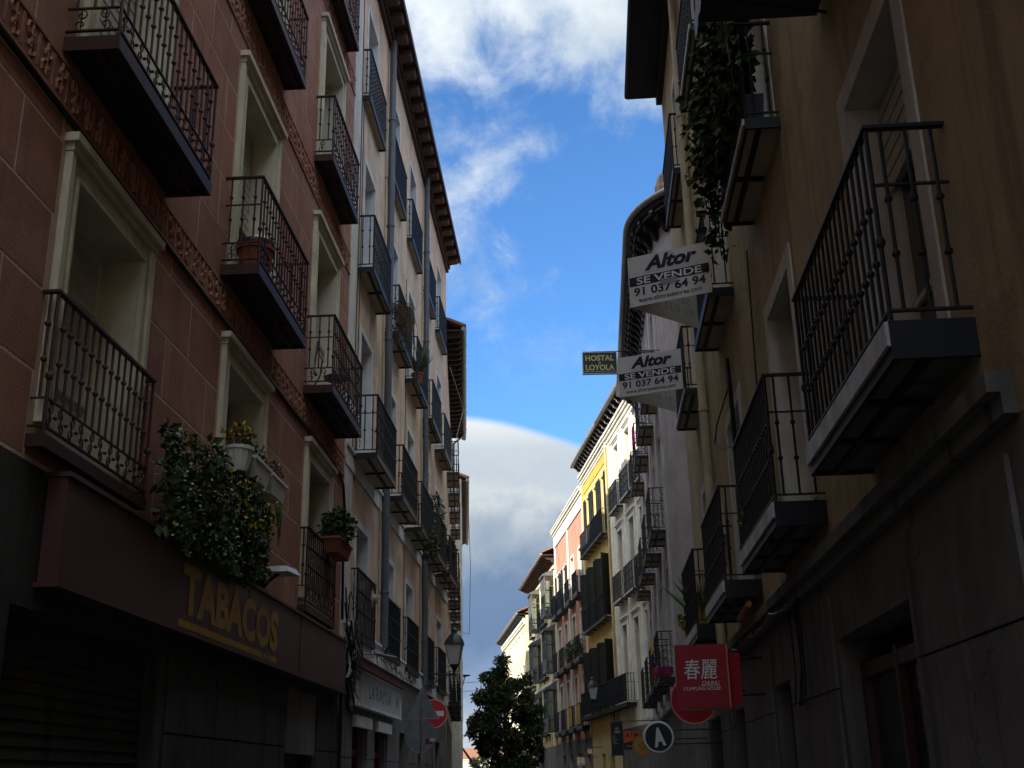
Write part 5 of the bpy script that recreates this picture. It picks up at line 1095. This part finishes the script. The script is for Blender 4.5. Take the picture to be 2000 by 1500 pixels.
# --- flag, cloths, banners and small things on the far right row
def right_small():
    t=thing('flag','yellow blue and red flag hanging from the low mauve balcony','flag',FN.mw(29.9,.45,4.25))
    for k,c in enumerate(('fy','fb','fr')):
        m=MB().use(c); 
        for j in range(4):
            x0,x1=-.16+j*.08,-.08+j*.08; y0,y1=.03*math.sin(j*1.9+k),.03*math.sin((j+1)*1.9+k); z1,z0=.62-k*.32,.30-k*.32
            m.face((x0,y0,z0),(x1,y1,z0),(x1,y1,z1),(x0,y0,z1)); m.face((x0,y0-.006,z0),(x0,y0-.006,z1),(x1,y1-.006,z1),(x1,y1-.006,z0))
        kid('stripe',m,t)
    t=thing('cloth','bright magenta cloth draped over an upper mauve balcony','cloth',FN.mw(35.0,.43,10.98)); m=MB().use('pinkcloth'); 
    m.box(-.84,-.3,-.03,.03,.35,.9); m.box(-.9,-.86,-.4,-.06,.3,.75); kid('drape',m,t)
    t=thing('tub','purple plastic tub on the low mauve balcony','tub',FN.mw(28.6,.25,3.85)); m=MB().use('magenta'); m.lathe([(.12,0),(.2,.1),(.22,.26),(.19,.28)],n=12); kid('bowl',m,t)
    for s,z,lab in ((55.6,7.15,'green plant spilling through a middle balcony of the pink building'),(58.3,7.1,'grassy pot plant on the pink building beside the green one')):
        plant('pot_plant',lab,'plant',FF.mw(s,.3,z),[('pot',pot_mb('terracotta',.1,.14,.26),0),('foliage',bushy(420,.45,.3,.42,.45,.16,.05,[('leafc',2),('leafg',2),('leafb',1)]),1)])
    for s,lb in ((55.45,'mustard printed banner on the low pink balcony next to the yellow building'),(58.15,'mustard printed banner on the second low pink balcony from the yellow building')):
        t=thing('banner',lb,'banner',FF.mw(s,.375,3.98),'mustard banners on the pink building'); m=MB().use('banner'); m.box(-.6,.6,0,.008,.05,.95); kid('sheet',m,t); m=MB().use('banner'); m.box(.825,.832,-.34,.0,.05,.95); kid('side_sheet',m,t) if False else None
    t=thing('awning','grey canvas awning at the end of the brown building','awning',FL3.mw(29,0,2.9)); m=MB().use('awning'); m.prism([(0.02,.9),(-.9,-.35),(-.9,-.5),(0.02,.85)],0,-2.5,1.2); kid('canvas',m,t)
    t=thing('satellite_dish','small dark dish on a stalk at the end of the brown building','dish',FL3.mw(30.1,.5,7.0)); m=MB().use('dark'); m.lathe([(.05,0),(.3,.06),(.33,.1)],n=14); m.tube([(0,0,0),(.0,.2,-.8)],.03,5); kid('dish',m,t)
right_small()
# ================================================================== TREES
def tree(label,base,H,cr,cz,n,L,W,mats,clumps=46,seed=1,group='street trees'):
    random.seed(seed); t=thing('street_tree',label,'tree',base,group)
    m=MB().use('bark'); m.tube([(0,0,0),(.05,.03,H*.25),(-.03,.05,H*.5),(.04,0,H*.8)],[.17,.13,.09,.03],8); kid('trunk',m,t)
    C=[]
    while len(C)<clumps:
        p=Vector((random.uniform(-1,1),random.uniform(-1,1),random.uniform(-1,1)))
        if .35<p.length<1 : k=random.choice((.8,.95,1.,1.1)); C.append(Vector((p.x*k*cr[0]*(1-.3*max(0,p.z)),p.y*cr[1],cz+p.z*k*cr[2])))
    lm=MB().use('bark')
    for c in C[::2]: a=Vector((0,0,cz-cr[2]*.6+random.random()*cr[2]*.5)); lm.tube([a,a.lerp(c,.5)+rv(.12),c],[.05,.03,.008],4)
    kid('limbs',lm,t)
    cm=MB()
    for k in range(n):
        c=random.choice(C); r=.34*(cr[0]/2)*(.5+.9*random.random()); d=rv(); d.normalize(); p=c+Vector((d.x*r,d.y*r,d.z*r*.8))*random.random()**.4
        cm.use(random.choices([x[0] for x in mats],[x[1] for x in mats])[0]); q=random.uniform(.6,1.3); e=d*.8+rv(.6)+Vector((0,0,-.25)); cm.leaf(p,L*q,W*q,e,rv(),.2)
    kid('crown',cm,t,kind='stuff'); return t
tree('dark evergreen street tree filling the bend of the street',V3(-3.45,62,0),7.8,(2.0,1.9,3.0),4.75,21000,.2,.10,[('leaf',5),('leafb',3),('leafg',.6)],80,4)
tree('lower olive grey tree beyond the dark evergreen',V3(-5.6,84,0),4.6,(1.9,1.7,1.5),2.6,8000,.18,.07,[('leafg',4),('leaf',1)],34,5)
tree('slender tree behind the dark evergreen',V3(-2.6,74,0),6.2,(1.5,1.2,2.2),3.6,8000,.18,.09,[('leaf',4),('leafg',1)],28,9)
